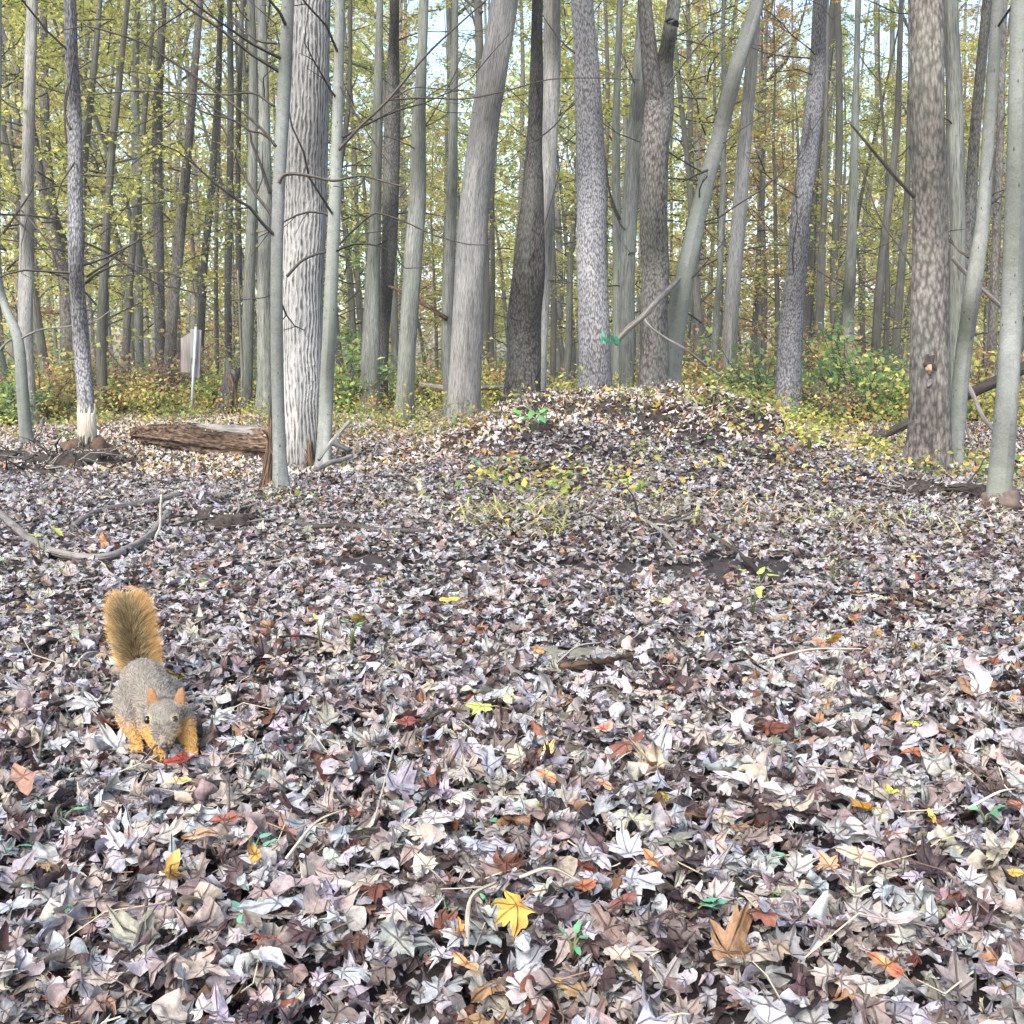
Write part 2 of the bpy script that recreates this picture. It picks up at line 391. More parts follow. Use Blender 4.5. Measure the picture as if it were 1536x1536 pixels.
def litter_points(y0, y1, dens, rng, lay, size):
    W_ = .62 * y1 + .5; n = int((y1 - y0) * 2 * W_ * dens)
    x = rng.uniform(-W_, W_, n); y = rng.uniform(y0, y1, n); k = np.abs(x) < .62 * y + .5
    x, y = x[k], y[k]; keep = np.ones(len(x), bool)
    for b, (rx, ry) in zip(BARE, BARER):
        q = ((x - b[0]) / rx) ** 2 + ((y - b[1]) / ry) ** 2
        keep &= ~((q < 1) & (rng.random(len(x)) < .8))
    th = np.clip(.5 + .5 * wob(x, y, 1.7, 6.1), 0, 1)
    keep &= rng.random(len(x)) < (.72 + .28 * th)
    x, y = x[keep], y[keep]
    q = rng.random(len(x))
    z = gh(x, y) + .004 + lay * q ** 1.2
    return np.stack([x, y, z], 1), q
def litter():
    rng = np.random.default_rng(3)
    hi = [leaf_template(MAPLE, 3, rng, 1.65) for _ in range(14)] + [leaf_template(OVAL, 3, rng, 1.6) for _ in range(13)] + [leaf_template(OAK, 3, rng, .9) for _ in range(3)]
    mid = [leaf_template(MAPLE_L, 2, rng, 1.2) for _ in range(14)] + [leaf_template(OVAL_L, 2, rng, 1.2) for _ in range(5)]
    low = [leaf_template(OVAL_L, 1, rng, 1.3) for _ in range(6)] + [leaf_template(MAPLE_L, 1, rng, 1.2) for _ in range(4)]
    for nm, y0, y1, d, lay, s0, s1, tm, ts, lab in (
            ('near', .7, 2.3, 3900, .034, .014, .038, hi, .48, 'crumpled pale grey and brown fallen leaves covering the near forest floor'),
            ('mid', 2.3, 6.2, 2700, .026, .015, .032, mid, .50, 'fallen leaves carpeting the clearing in front of the mound'),
            ('far', 6.2, 15., 1500, .026, .016, .032, low, .6, 'fallen leaves over the mound and among the tree bases'),
            ('crumbs', .7, 2.6, 5200, .016, .003, .009, low, .7, 'small torn bits of dead leaves between the fallen leaves'),
            ('deep', 15., 42., 45, .05, .06, .12, low, .5, 'fallen leaves on the woodland floor deep among the trees')):
        p, q = litter_points(y0, y1, d, rng, lay, s0)
        c = palette(len(p), rng)
        c *= ((.6 + .6 * q ** .8)[:, None] ** .6) * .97  # leaves lower in the layer get darker: shade between leaves painted into colour
        if nm in ('far', 'deep'):
            c = c * np.array([1.0, .95, .89]) * 1.22
            k = rng.random(len(p)) < (.10 if nm == 'far' else .3); c[k] = np.array([.42, .30, .08]) * rng.uniform(.5, 1.1, (k.sum(), 1))
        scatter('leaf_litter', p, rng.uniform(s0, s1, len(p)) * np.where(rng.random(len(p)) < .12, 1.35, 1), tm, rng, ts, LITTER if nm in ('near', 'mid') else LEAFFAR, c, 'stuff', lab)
litter()
# ------------------------------------------------------------------ crowns and understory trees, built once, copied later
YG = [(.36, .38, .09), (.44, .42, .11), (.26, .32, .08), (.48, .44, .12), (.33, .34, .10)]
GR = [(.10, .19, .06), (.16, .26, .08), (.22, .30, .08), (.30, .34, .08)]
OR = [(.46, .27, .11), (.50, .38, .13), (.36, .19, .10), (.46, .42, .14), (.32, .34, .12)]
GO = [(.48, .43, .12), (.52, .47, .15), (.42, .42, .12), (.36, .40, .12)]
PU = [(.20, .11, .09), (.28, .16, .11), (.16, .12, .09), (.34, .26, .12)]
RB = [(.40, .24, .09), (.28, .16, .08), (.46, .36, .10), (.28, .30, .09), (.20, .14, .08), (.36, .36, .10)]
LV = np.array([(0, 0, 0), (.36, .45, .10), (0, 1., -.05), (-.36, .45, .10)]); LF = np.array([(0, 1, 2), (0, 2, 3)])
def leaves_at(pos, size, cols, rng, tilt=.9):
    n = len(pos); Rm = rotm(rng.uniform(0, 6.28, n), rng.normal(0, tilt, n), rng.uniform(0, 6.28, n))
    V = np.einsum('nij,nvj->nvi', Rm, LV[None] * size[:, None, None]) + pos[:, None]
    F_ = (LF[None] + (np.arange(n) * 4)[:, None, None]).reshape(-1, 3)
    return V.reshape(-1, 3), F_, np.repeat(cols, 4, 0)
def pick(pal, n, rng):
    c = np.array(pal)[rng.integers(0, len(pal), n)]
    return np.clip(c * rng.uniform(.9, 1.55, (n, 1)) + .03, .01, .8)
def make_crown(seed, z0, z1, rad, nb, nl, ls, pal, droop=0., trunk_r=.03, up=(.15, .8), shape=.6):
    rng = np.random.default_rng(seed); g = Geo(); A = []
    for i in range(nb):
        q = (i + rng.random()) / nb; z = z0 + (z1 - z0) * q
        a = i * 2.4 + rng.normal(0, .4); L_ = rad * (1 - shape * q) * rng.uniform(.6, 1.15); e = rng.uniform(*up)
        d = np.array([math.cos(a) * math.cos(e), math.sin(a) * math.cos(e), math.sin(e)])
        k = 5; pts = [np.array([0, 0, z])]
        for s in range(k):
            d = d + rng.normal(0, .13, 3) + np.array([0, 0, -droop]); d /= np.linalg.norm(d); pts.append(pts[-1] + d * L_ / k)
        g.tube(pts, np.linspace(trunk_r * .35 * (1 - .6 * q), .003, k + 1), 4, cap=False)
        for s in range(1, k + 1):
            for t in range(2):
                d2 = d + rng.normal(0, .55, 3); d2 /= np.linalg.norm(d2); l2 = L_ * rng.uniform(.15, .38)
                p0 = pts[s] ; p1 = p0 + d2 * l2 * .5 + rng.normal(0, .02, 3); p2 = p1 + (d2 + rng.normal(0, .25, 3)) * l2 * .5
                g.tube([p0, p1, p2], [.005, .0035, .002], 3, cap=False); A += [(p0, p1), (p1, p2), (p1, p2)]
    A = np.array(A); i = rng.integers(0, len(A), nl); dens = rng.random(len(A)) ** 1.5
    i = rng.choice(len(A), nl, p=dens / dens.sum()); t = rng.random((nl, 1))
    pos = A[i, 0] * (1 - t) + A[i, 1] * t + rng.normal(0, .05, (nl, 3))
    V, F_, C = leaves_at(pos, ls * rng.uniform(.6, 1.25, nl), pick(pal, nl, rng), rng)
    tw = mesh('limbs', np.concatenate(g.V), np.concatenate(g.F), BK['twig'], np.concatenate(g.U))
    lf = mesh('crown', V, F_, LEAFG, None, C, False)
    return tw, lf
HIGH = [make_crown(100 + k, 0, 4.5, 1.9, 16, 1500, .085, [YG, GO, YG, GR][k], 0, .09, (.5, 1.2)) for k in range(4)]

def tree(pts, depth, bk, H, label, group=None, flare=(.10, .75), seg=22, crown=True, rough=.05, dy=0., limb=None):
    """pts: (px, py, width px) from base to top as read off the photograph; the tree stands at its own depth in the wood"""
    b = G(pts[0][0], pts[0][1]) if depth is None else P(pts[0][0], pts[0][1], depth)
    Y = b[1]; b[2] = float(gh(b[0], b[1])); sd = int(abs(pts[0][0] * 7 + pts[0][1])) + 3
    q = []
    for k, (px, py, wd) in enumerate(pts):
        yy = Y + dy * k + (.02 * Y * math.sin(k * 1.7 + sd) if k else 0)
        p = P(px, py, yy); t = yy / ray(px, py)[1]; q.append([*p, wd * .5 / FPX * t])
    q[0][2] = min(q[0][2], b[2]) - .06
    if depth is not None and q[0][2] < b[2] - .4: q[0][2] = b[2] - .1
    q = np.array(q)
    if q[0][2] > b[2] - .05: q[0][2] = b[2] - .08
    q[0, 3] = q[min(1, len(q) - 1), 3] * 1.05
    top = q[-1]; dirv = (q[-1] - q[-2])[:3]; dirv = dirv / np.linalg.norm(dirv); rest = max(H - top[2], .5); n = 4
    for k in range(1, n + 1):
        dirv = dirv * .8 + np.array([0, 0, .2]); dirv /= np.linalg.norm(dirv)
        q = np.concatenate([q, [[*(q[-1, :3] + dirv * rest / n), top[3] * (1 - .8 * k / n)]]])
    s = smooth_path(q, 7); s[:, 3] = np.maximum(s[:, 3], .004)
    r = empty('tree', b, label, 'tree', group)
    g = Geo(); g.tube(s[:, :3], s[:, 3], seg, (.5, .5, .5), rough, sd, flare)
    tr = g.build('trunk', BK[bk], r, off=b)
    if crown:
        a = HIGH[sd % 4]; loc = q[-4][:3] - b; sc = .8 + .5 * ((sd % 7) / 7)
        for nm, me in zip(('limbs', 'crown'), a):
            o = link(nm, me, r, loc); o.rotation_euler = (0, 0, sd % 6); o.scale = (sc,) * 3
    return r, b, s
def branch(root, b, px, Y, w0, w1, mat='twig', name='branch', dy=0., seg=6, k=6, rough=.06):
    q = []
    for i, (x, y) in enumerate(px):
        p = P(x, y, Y + dy * i); wd = w0 + (w1 - w0) * i / (len(px) - 1); q.append([*p, wd * .5 / FPX * Y])
    s = smooth_path(q, k); g = Geo(); g.tube(s[:, :3], s[:, 3], seg, rough=rough, seed=abs(int(px[0][0])))
    return g.build(name, BK[mat], root, off=b)
def dead_twigs(root, b, s, n, L_, seed, z0=.8, z1=4.5):
    """thin leafless side shoots along a trunk"""
    rng = np.random.default_rng(seed)
    idx = np.where((s[:, 2] > z0 + b[2]) & (s[:, 2] < z1))[0]
    if not len(idx): return
    for i in range(n):
        p = s[rng.choice(idx)]; a = rng.uniform(0, 6.28); e = rng.uniform(-.1, .7); l = L_ * rng.uniform(.4, 1.2)
        d = np.array([math.cos(a) * math.cos(e), math.sin(a) * math.cos(e), math.sin(e)]); pts = [p[:3]]; g = Geo()
        for k in range(6):
            d = d + rng.normal(0, .16, 3); d /= np.linalg.norm(d); pts.append(pts[-1] + d * l / 6)
            if k > 0 and rng.random() < .7:
                d2 = d + rng.normal(0, .6, 3); d2 /= np.linalg.norm(d2); l2 = l * rng.uniform(.1, .4)
                g.tube([pts[-1], pts[-1] + d2 * l2 * .5, pts[-1] + d2 * l2 + rng.normal(0, .05, 3)], [.004, .003, .0018], 3, cap=False)
        g.tube(pts, np.linspace(.009, .003, 7) * (.6 + L_ * .3), 4, cap=False)
        g.build('branch', BK['twig'], root, off=b)

T = {}
def add(key, *a, tw=0, twl=1.2, **k):
    r, b, s = tree(*a, **k); T[key] = (r, b, s)
    if tw: dead_twigs(r, b, s, tw, twl, len(T) * 13 + 1, 1.0, max(3.5, .34 * b[1] + 1.2))
    return T[key]
add('A', [(457, 703, 66), (454, 650, 60), (452, 500, 62), (457, 300, 64), (461, 150, 64), (465, 0, 62)], None, 'ridge', 12, 'thick pale tree with ridged bark, centre-left, its foot in dark rotten wood', seg=48, flare=(.09, .45), rough=.04)
add('B', [(421, 745, 26), (417, 600, 19), (415, 420, 18), (418, 280, 18), (426, 140, 20), (432, 0, 18)], None, 'smooth', 9, 'slim smooth grey tree standing in front of the thick ridged tree', seg=20, tw=7)
add('C', [(484, 706, 26), (489, 600, 21), (495, 480, 20), (502, 300, 18), (507, 150, 16), (510, 0, 15)], P(484, 690, 6.6)[1], 'smooth', 9, 'slim smooth tree close to the right side of the thick ridged tree', tw=6)
add('D1', [(368, 615, 18), (373, 450, 17), (378, 300, 15), (380, 120, 13), (376, 0, 12)], 13.5, 'grey', 10, 'narrower grey-green trunk, left one of the pair behind the broken stump', tw=4)
add('D2', [(397, 625, 28), (398, 450, 24), (398, 300, 20), (396, 150, 16), (392, 0, 13)], 12.5, 'grey', 11, 'wider grey-green trunk just left of the slim smooth foreground tree', tw=4)
add('E', [(131, 680, 30), (130, 620, 25), (124, 540, 24), (117, 450, 22), (113, 380, 21), (113, 300, 21), (112, 180, 20), (107, 80, 19), (105, 0, 18)], None, 'speck', 9, 'speckled tree gnawed bare above its dark root collar', flare=(.05, .5), tw=9, twl=1.4)
add('F1', [(40, 668, 18), (34, 590, 17), (27, 510, 15), (8, 460, 12), (-4, 400, 12), (-6, 250, 12), (-4, 80, 12)], None, 'smooth', 9, 'bent slim tree at the left edge of the clearing', tw=5)
add('F2', [(45, 610, 15), (38, 500, 20), (40, 400, 21), (41, 300, 19), (44, 150, 17), (48, 0, 15)], 11.5, 'pale', 10, 'straight pale trunk behind the bent slim tree on the left', tw=4)
add('G', [(103, 560, 18), (101, 450, 20), (84, 370, 16), (68, 310, 12), (52, 210, 11), (30, 120, 9), (8, 60, 7)], 15, 'brown', 6, 'brown tree that bends left behind the gnawed tree', tw=5)
add('G2', [(100, 560, 14), (98, 400, 20), (80, 320, 15), (68, 200, 13), (66, 60, 11)], 16.5, 'brown', 11, 'reddish-brown straight trunk behind the gnawed tree')
add('K', [(112, 600, 14), (118, 400, 14), (124, 260, 14), (132, 170, 14), (140, 110, 10), (150, 0, 7)], 14, 'far', 10, 'tree forking to the right behind the gnawed tree', tw=3)
add('H', [(240, 570, 17), (239, 450, 15), (237, 300, 15), (236, 190, 15), (240, 90, 12), (245, 0, 11)], 17, 'dark', 12, 'dark upright trunk above the purple-brown shrub', tw=3)
add('I', [(250, 575, 19), (258, 480, 17), (265, 400, 16), (272, 330, 15), (284, 200, 13), (293, 90, 11), (300, 0, 9)], 16, 'brown', 12, 'brown trunk leaning right beside the sign')
add('J', [(208, 560, 12), (207, 400, 13), (205, 260, 14), (203, 150, 11), (206, 0, 8)], 18, 'grey', 11, 'grey trunk left of the dark upright one behind the shrubs', tw=3)
add('L1', [(342, 540, 12), (342, 440, 11), (345, 250, 10), (346, 120, 9), (344, 0, 8)], 21, 'dark', 13, 'thin dark trunk against the bright gap, above the broken stump')
add('L2', [(293, 500, 10), (306, 400, 11), (316, 300, 11), (324, 180, 9), (332, 0, 8)], 20, 'dark', 13, 'thin dark trunk leaning right over the sign', tw=3)
add('L3', [(362, 560, 8), (360, 440, 8), (357, 260, 8), (360, 100, 7), (364, 0, 6)], 22, 'dark', 13, 'thinnest dark trunk between the bright gap and the grey-green pair')
add('L4', [(325, 560, 6), (324, 400, 6), (327, 240, 6), (330, 100, 6), (330, 0, 5)], 23, 'dark', 13, 'very thin dark sapling right behind the top of the sign')
add('M1', [(556, 620, 28), (556, 540, 27), (558, 450, 24), (562, 350, 19), (566, 200, 15), (568, 80, 12), (570, 0, 10)], 13.2, 'grey', 11, 'grey-green trunk, left of the twin trunks in the middle', tw=3)
add('M2', [(571, 612, 16), (575, 500, 18), (582, 400, 22), (586, 300, 25), (588, 200, 24), (590, 100, 18), (592, 0, 14)], 13.8, 'dark', 11, 'darker trunk close behind the grey-green twin in the middle', tw=3)
add('N', [(605, 634, 32), (610, 540, 27), (619, 400, 27), (626, 300, 25), (628, 200, 22), (632, 100, 16), (636, 0, 14)], 11.5, 'grey', 11, 'grey trunk leaning slightly right, its base left of the big pale tree', tw=4)
add('O', [(674, 625, 22), (671, 480, 17), (676, 350, 16), (680, 200, 14), (683, 0, 9)], 12.2, 'grey', 11, 'narrow trunk tucked against the left side of the big pale tree')
add('P', [(694, 645, 56), (697, 590, 48), (703, 450, 46), (713, 300, 46), (725, 200, 44), (741, 100, 40), (757, 0, 40)], 9.3, 'pale', 12, 'big pale tree leaning right at the left foot of the mound', seg=36, flare=(.14, .5))
add('Q', [(782, 612, 56), (786, 500, 50), (793, 400, 46), (799, 300, 34), (802, 200, 24), (805, 100, 20), (806, 0, 16)], 9.6, 'dark', 11, 'dark tapering tree at the back of the mound, left of the speckled one', seg=30, flare=(.2, .25), rough=.08)
add('R', [(806, 600, 22), (812, 480, 22), (816, 380, 24), (820, 300, 24), (824, 200, 26), (828, 100, 26), (828, 0, 24)], 12.5, 'pale', 12, 'pale tree showing behind the upper part of the dark tapering one')
add('S', [(893, 610, 56), (891, 500, 48), (888, 380, 45), (886, 250, 43), (880, 100, 38), (873, 0, 34)], 9.0, 'speck', 12, 'big straight pale speckled tree rising from the top of the mound', seg=32, flare=(.11, .55), rough=.05)
add('T1', [(926, 590, 16), (926, 400, 14), (924, 200, 12), (930, 0, 9)], 14, 'grey', 12, 'thin trunk just right of the speckled tree', tw=3)
add('T2', [(940, 590, 20), (941, 430, 22), (946, 300, 24), (953, 200, 25), (960, 110, 23), (966, 0, 18)], 11, 'grey', 12, 'grey trunk close on the left of the dark forked tree', tw=4)
r_, b_, s_ = add('U', [(980, 600, 52), (981, 500, 44), (982, 400, 41), (980, 300, 40), (984, 210, 42), (989, 150, 42), (997, 90, 26), (1006, 40, 22), (1012, 0, 21)], 8.8, 'dark', 11, 'dark scaly forked tree on the mound beside the leaning grey one', seg=30, flare=(.2, .3), rough=.1)
branch(r_, b_, [(986, 170), (977, 110), (972, 60), (966, -10), (960, -120), (957, -260)], 8.85, 30, 12, 'dark', 'fork', seg=20)
add('V', [(1002, 600, 34), (1012, 500, 30), (1030, 400, 28), (1055, 290, 26), (1080, 200, 23), (1105, 100, 23), (1137, 0, 20)], 9.5, 'smooth', 9, 'smooth grey tree leaning strongly right behind the mound top', seg=22, tw=5)
add('W', [(1093, 580, 26), (1098, 450, 22), (1108, 330, 22), (1118, 200, 20), (1130, 60, 16), (1135, 0, 13)], 14, 'pale', 13, 'pale brown trunk right of the leaning grey tree')
add('W2', [(1070, 570, 10), (1074, 480, 10), (1080, 400, 9), (1085, 250, 8), (1085, 80, 6)], 16, 'grey', 12, 'very thin stem left of the pale brown trunk')
add('X', [(1180, 640, 42), (1186, 500, 36), (1195, 400, 31), (1203, 300, 28), (1216, 200, 26), (1226, 100, 24), (1230, 0, 21)], 10.5, 'speck', 12, 'straight grey-brown tree right of the mound with leafy foot', seg=26, tw=5)
add('Y', [(1268, 590, 20), (1272, 480, 18), (1276, 400, 16), (1281, 250, 12), (1285, 100, 9), (1287, 0, 8)], 15, 'grey', 13, 'slender grey trunk midway between the leafy-footed tree and the big brown tree', tw=4)
add('Y2', [(1226, 590, 11), (1232, 400, 12), (1238, 250, 8), (1240, 60, 6)], 17, 'far', 13, 'thin stem just right of the leafy-footed tree')
add('Y3', [(1310, 600, 15), (1318, 450, 13), (1330, 330, 12), (1345, 200, 10), (1350, 60, 8)], 16, 'far', 13, 'thin trunk leaning right toward the big brown tree', tw=3)
add('Y4', [(1338, 600, 13), (1350, 430, 12), (1360, 300, 9), (1366, 100, 7)], 18, 'far', 13, 'thin stem close beside the left edge of the big brown tree')
add('Z', [(1392, 704, 62), (1394, 640, 58), (1395, 560, 56), (1395, 400, 54), (1394, 300, 52), (1391, 150, 50), (1389, 0, 50)], None, 'brown', 12, 'big brown flaky tree with a pale knot hole on the right', seg=40, flare=(.10, .6), rough=.07)
add('AA', [(1434, 680, 22), (1436, 450, 22), (1436, 300, 22), (1433, 150, 21), (1427, 0, 20)], 8.6, 'grey', 11, 'grey trunk hidden partly behind the big brown tree', tw=3)
add('AB', [(1426, 708, 28), (1436, 620, 25), (1447, 520, 23), (1460, 430, 24), (1474, 330, 20), (1483, 200, 18), (1497, 0, 18)], None, 'smooth', 9, 'slim smooth tree leaning right beside the big brown tree', seg=20, tw=4)
add('AC', [(1495, 768, 32), (1502, 700, 34), (1510, 600, 31), (1516, 500, 31), (1520, 400, 31), (1526, 200, 29), (1531, 0, 27)], None, 'smooth', 10, 'smooth light grey tree at the right edge with a muddy foot', seg=26, flare=(.05, .25))
add('AD', [(1440, 590, 14), (1448, 420, 17), (1456, 300, 17), (1464, 180, 15), (1481, 0, 14)], 12, 'dark', 11, 'dark trunk leaning right behind the slim smooth tree on the right')
add('AE', [(1485, 600, 13), (1493, 400, 13), (1500, 200, 11), (1506, 0, 10)], 14, 'brown', 12, 'brown trunk seen between the two smooth trees on the right')

# long bare branches that show in the photograph
def br(key, px, w0, w1, dY=0., mat='twig', **k):
    r, b, s = T[key]; return branch(r, b, px, b[1] + dY, w0, w1, mat, 'branch', **k)
br('B', [(418, 275), (426, 263), (445, 261), (470, 265), (500, 271), (525, 266), (545, 264), (575, 272), (604, 280)], 6, 2.5, -.12)
br('B', [(545, 265), (540, 276), (520, 281), (500, 279)], 3, 1.5, -.12)
br('A', [(430, 415), (452, 392), (475, 381), (500, 374), (525, 350), (555, 324), (572, 321), (610, 334), (650, 352), (700, 366), (740, 367)], 4.5, 1.5, -.35)
br('B', [(414, 220), (395, 196), (360, 165), (300, 120), (262, 95), (215, 65), (170, 50), (130, 40), (95, 45)], 5, 1.6, -.25)
br('B', [(412, 160), (380, 140), (340, 142), (280, 140), (205, 136), (150, 141), (110, 143)], 4, 1.5, .2)
br('B', [(413, 215), (392, 200), (375, 196), (350, 180), (310, 170), (270, 150), (200, 115), (150, 92)], 4, 1.5, .3)
br('D2', [(405, 290), (392, 250), (378, 215), (372, 195), (340, 175), (300, 150)], 5, 1.8, -.3)
br('B', [(415, 65), (390, 62), (370, 50), (340, 25), (320, 0)], 4, 1.5)
br('C', [(508, 225), (540, 190), (580, 152), (620, 105), (650, 72), (690, 35), (730, 0)], 5, 2, -.1)
br('C', [(580, 150), (640, 147), (700, 148), (760, 136), (820, 120), (880, 117), (960, 120)], 2.8, 1.2, -.1)
br('C', [(584, 150), (620, 132), (650, 133), (700, 136)], 2.2, 1.2, -.1)
br('C', [(510, 130), (530, 165), (555, 205), (580, 240), (600, 268)], 3, 1.5)
br('E', [(100, 215), (97, 170), (106, 120), (112, 80)], 3, 2, -.1); br('E', [(106, 195), (98, 175), (97, 150), (103, 125)], 4, 2, -.1)
br('E', [(112, 243), (92, 275), (85, 300), (72, 330)], 3, 1.4, -.1)
br('E', [(114, 245), (120, 262), (135, 262), (160, 265), (180, 262)], 3, 1.4, -.1)
br('F1', [(27, 510), (60, 495), (100, 490), (140, 482), (160, 470), (185, 450)], 3.4, 1.3, -.1, 'dead')
br('F1', [(0, 525), (12, 512), (30, 503)], 4, 3, -.1, 'dead')
br('F1', [(5, 350), (25, 320), (45, 290), (52, 270)], 3.5, 1.8)
br('F2', [(20, 325), (40, 345), (70, 380), (95, 405)], 3, 2)
br('E', [(128, 425), (150, 408), (185, 395), (225, 405), (250, 412)], 4, 1.5)
br('E', [(130, 415), (160, 395), (185, 375), (210, 360)], 4, 1.5)
br('X', [(1216, 170), (1208, 220), (1200, 250), (1190, 290)], 3, 1.5, -.1)
br('Z', [(1372, 296), (1345, 268), (1318, 236), (1292, 205), (1276, 186)], 6, 3, -.1, 'black')
br('Z', [(1372, 412), (1350, 372), (1330, 345), (1312, 310), (1300, 270), (1285, 240)], 3, 1.5, .2)
br('AA', [(1428, 385), (1445, 405), (1470, 430), (1505, 463)], 7, 6, -.3, 'dead')
br('AC', [(1508, 170), (1500, 190), (1492, 230), (1484, 270)], 3, 1.5, .2)
br('V', [(1062, 255), (1045, 262), (1025, 272)], 4, 2); br('V', [(1085, 215), (1110, 195), (1150, 170), (1175, 150)], 2.5, 1.2)
br('V', [(1042, 310), (1060, 345), (1090, 370)], 2.5, 1.2)
br('Q', [(802, 212), (830, 190), (850, 165), (872, 140)], 2.5, 1.2, -.2); br('Q', [(792, 395), (812, 350), (822, 320), (838, 260), (850, 205)], 2.5, 1.2, -.3)
br('S', [(862, 80), (840, 60), (825, 40), (812, 20)], 2.5, 1.5, -.1)
br('U', [(1000, 130), (1030, 90), (1060, 55), (1085, 40), (1110, 20)], 3, 1.5)
br('T2', [(930, 330), (915, 290), (908, 240), (902, 200)], 4, 2, -.1); br('T2', [(915, 300), (930, 335), (938, 345)], 3, 3, -.1)

# knot hole of the big brown tree, root collar rot, gnawed band, muddy foot
def patch(key, py, hgt, wpx, mat, name, ex=1.02, th0=-1., th1=1., seed=1, ragged=.25, label=None):
    """a shell that hugs a trunk on its camera side between two heights"""
    r, b, s = T[key]; rng = np.random.default_rng(seed)
    ztop = P(0, py - hgt / 2, b[1])[2]; zbot = P(0, py + hgt / 2, b[1])[2]
    zs = np.linspace(zbot, ztop, 14); ths = np.linspace(th0, th1, 25); V = []
    for i, z in enumerate(zs):
        j = np.argmin(np.abs(s[:, 2] - z)); c = np.array([np.interp(z, s[:30, 2], s[:30, 0]), np.interp(z, s[:30, 2], s[:30, 1])]); rad = np.interp(z, s[:30, 2], s[:30, 3])
        for k, t in enumerate(ths):
            e = min(i, 13 - i) / 6.5; rr = rad * ex(z, t) if callable(ex) else rad * (ex if 0 < i < 13 and 0 < k < 24 else .9)
            zz = z + (ragged * (zs[1] - zs[0]) * 3 * rng.normal() if i in (12, 13, 0, 1) else 0)
            V.append([c[0] + rr * math.sin(t), c[1] - rr * math.cos(t), zz])
    n = 25; i = (np.arange(13)[:, None] * n + np.arange(n - 1)[None]).ravel(); V = np.array(V) - b
    U = np.stack([V[:, 0], V[:, 2]], 1)
    me = mesh(name, V, tri(np.stack([i, i + 1, i + n + 1, i + n], 1)), BK[mat], U); o = link(name, me, r)
    if label: o['label'] = label
    return o
patch('E', 636, 50, 26, 'gnaw', 'gnawed_band', 1.10, -1.9, 1.9, 3, .5)

# ------------------------------------------------------------------ woodland behind: understory trees, far trunks, far mass
def proto_under(k):
    rng = np.random.default_rng(300 + k); H = rng.uniform(7.5, 11)
    pal = [YG, YG, GR, GO, OR, YG, GO, OR][k]
    pts = [[0, 0, -.1]]; d = np.array([rng.normal(0, .05), rng.normal(0, .05), 1.])
    for i in range(8):
        d = d + np.array([rng.normal(0, .05), rng.normal(0, .05), 0]); d /= np.linalg.norm(d); pts.append(pts[-1] + d * H / 8)
    pts = smooth_path(np.array(pts, float), 4)
    V, F_, U = tube(pts, np.linspace(.075, .006, len(pts)), 8, .05, k, (.1, .5))
    tr = mesh('trunk', V, F_, BK['far'], U)
    z0 = [1.2, 2.0, .6, 1.0, .8, 2.5, .9, 1.6][k]
    tw, lf = make_crown(400 + k, z0, H * .97, [1.9, 1.6, 1.7, 1.8, 1.7, 2.0, 1.5, 1.6][k], 30, 4600, .070, pal, .03, .05, (.0, .7), .45)
    return tr, tw, lf
UND = [proto_under(k) for k in range(8)]
UKIND = ['yellow-green', 'sparse yellow-green', 'green', 'golden', 'orange-tinged', 'tall yellow-green', 'golden-yellow', 'rusty orange']
def under(k, x, y, sc, rot, lab=None):
    z = float(gh(x, y)); r = empty('tree', (x, y, z), lab or 'slender %s understory tree in the woods behind the clearing' % UKIND[k], 'tree', '%s understory trees' % UKIND[k])
    r.rotation_euler = (0, 0, rot); r.scale = (sc,) * 3
    for nm, me in zip(('trunk', 'limbs', 'crown'), UND[k]): link(nm, me, r)
rng = np.random.default_rng(21)
def sky_gap(u, row):     # keep the bright openings seen between the trees open
    return False
# (px, depth, kind, scale)
US = [(20, 12.5, 1, .8), (75, 14, 5, .9), (150, 13, 0, .85), (185, 17, 5, 1), (215, 21, 3, 1.1), (265, 19, 1, 1), (300, 24, 4, .9), (30, 18, 4, 1), (120, 20, 0, 1.1), (60, 24, 0, 1.2), (160, 26, 3, 1.3), (240, 28, 0, 1.2),
      (350, 27, 4, .75), (395, 23, 3, 1), (520, 17, 2, .9), (535, 22, 0, 1.1), (600, 20, 5, 1.05), (560, 27, 3, 1.2), (640, 26, 3, .7), (655, 31, 7, .8), (700, 24, 0, .8), (740, 22, 5, .9), (765, 29, 3, 1.0), (845, 18, 5, .9), (850, 25, 6, 1), (905, 21, 0, 1.1),
      (925, 27, 6, 1.2), (1020, 20, 5, 1.05), (1050, 17, 0, 1), (1035, 25, 6, 1.1), (1075, 23, 4, 1), (1130, 20, 7, .85), (1110, 27, 3, 1.1), (1145, 26, 7, 1), (1165, 18, 4, .75), (1210, 24, 6, .95), (1250, 20, 0, .8), (1265, 27, 2, .9), (1300, 22, 6, .8), (1330, 19, 0, .75),
      (1345, 26, 3, .95), (1245, 31, 0, 1), (1440, 21, 6, .9), (1475, 18, 7, .75), (1520, 16, 3, .8), (1500, 24, 6, 1), (1560, 20, 0, 1), (-40, 16, 0, 1), (-80, 22, 3, 1), (1600, 15, 6, 1), (1650, 22, 2, 1), (-150, 14, 2, .9),
      (90, 31, 6, 1.4), (200, 33, 0, 1.4), (20, 34, 3, 1.4), (480, 30, 0, 1.3), (590, 34, 4, 1.3), (860, 33, 0, 1.3), (950, 34, 4, 1.2), (1400, 32, 0, 1.1), (1520, 33, 3, 1.2), (1060, 33, 0, 1.2), (1180, 34, 6, 1.1), (1320, 34, 4, 1.1)]
for i, (px, Y, k, sc) in enumerate(US):
    p = P(px, 560, Y); under(k, p[0], Y, sc, i * 1.3)
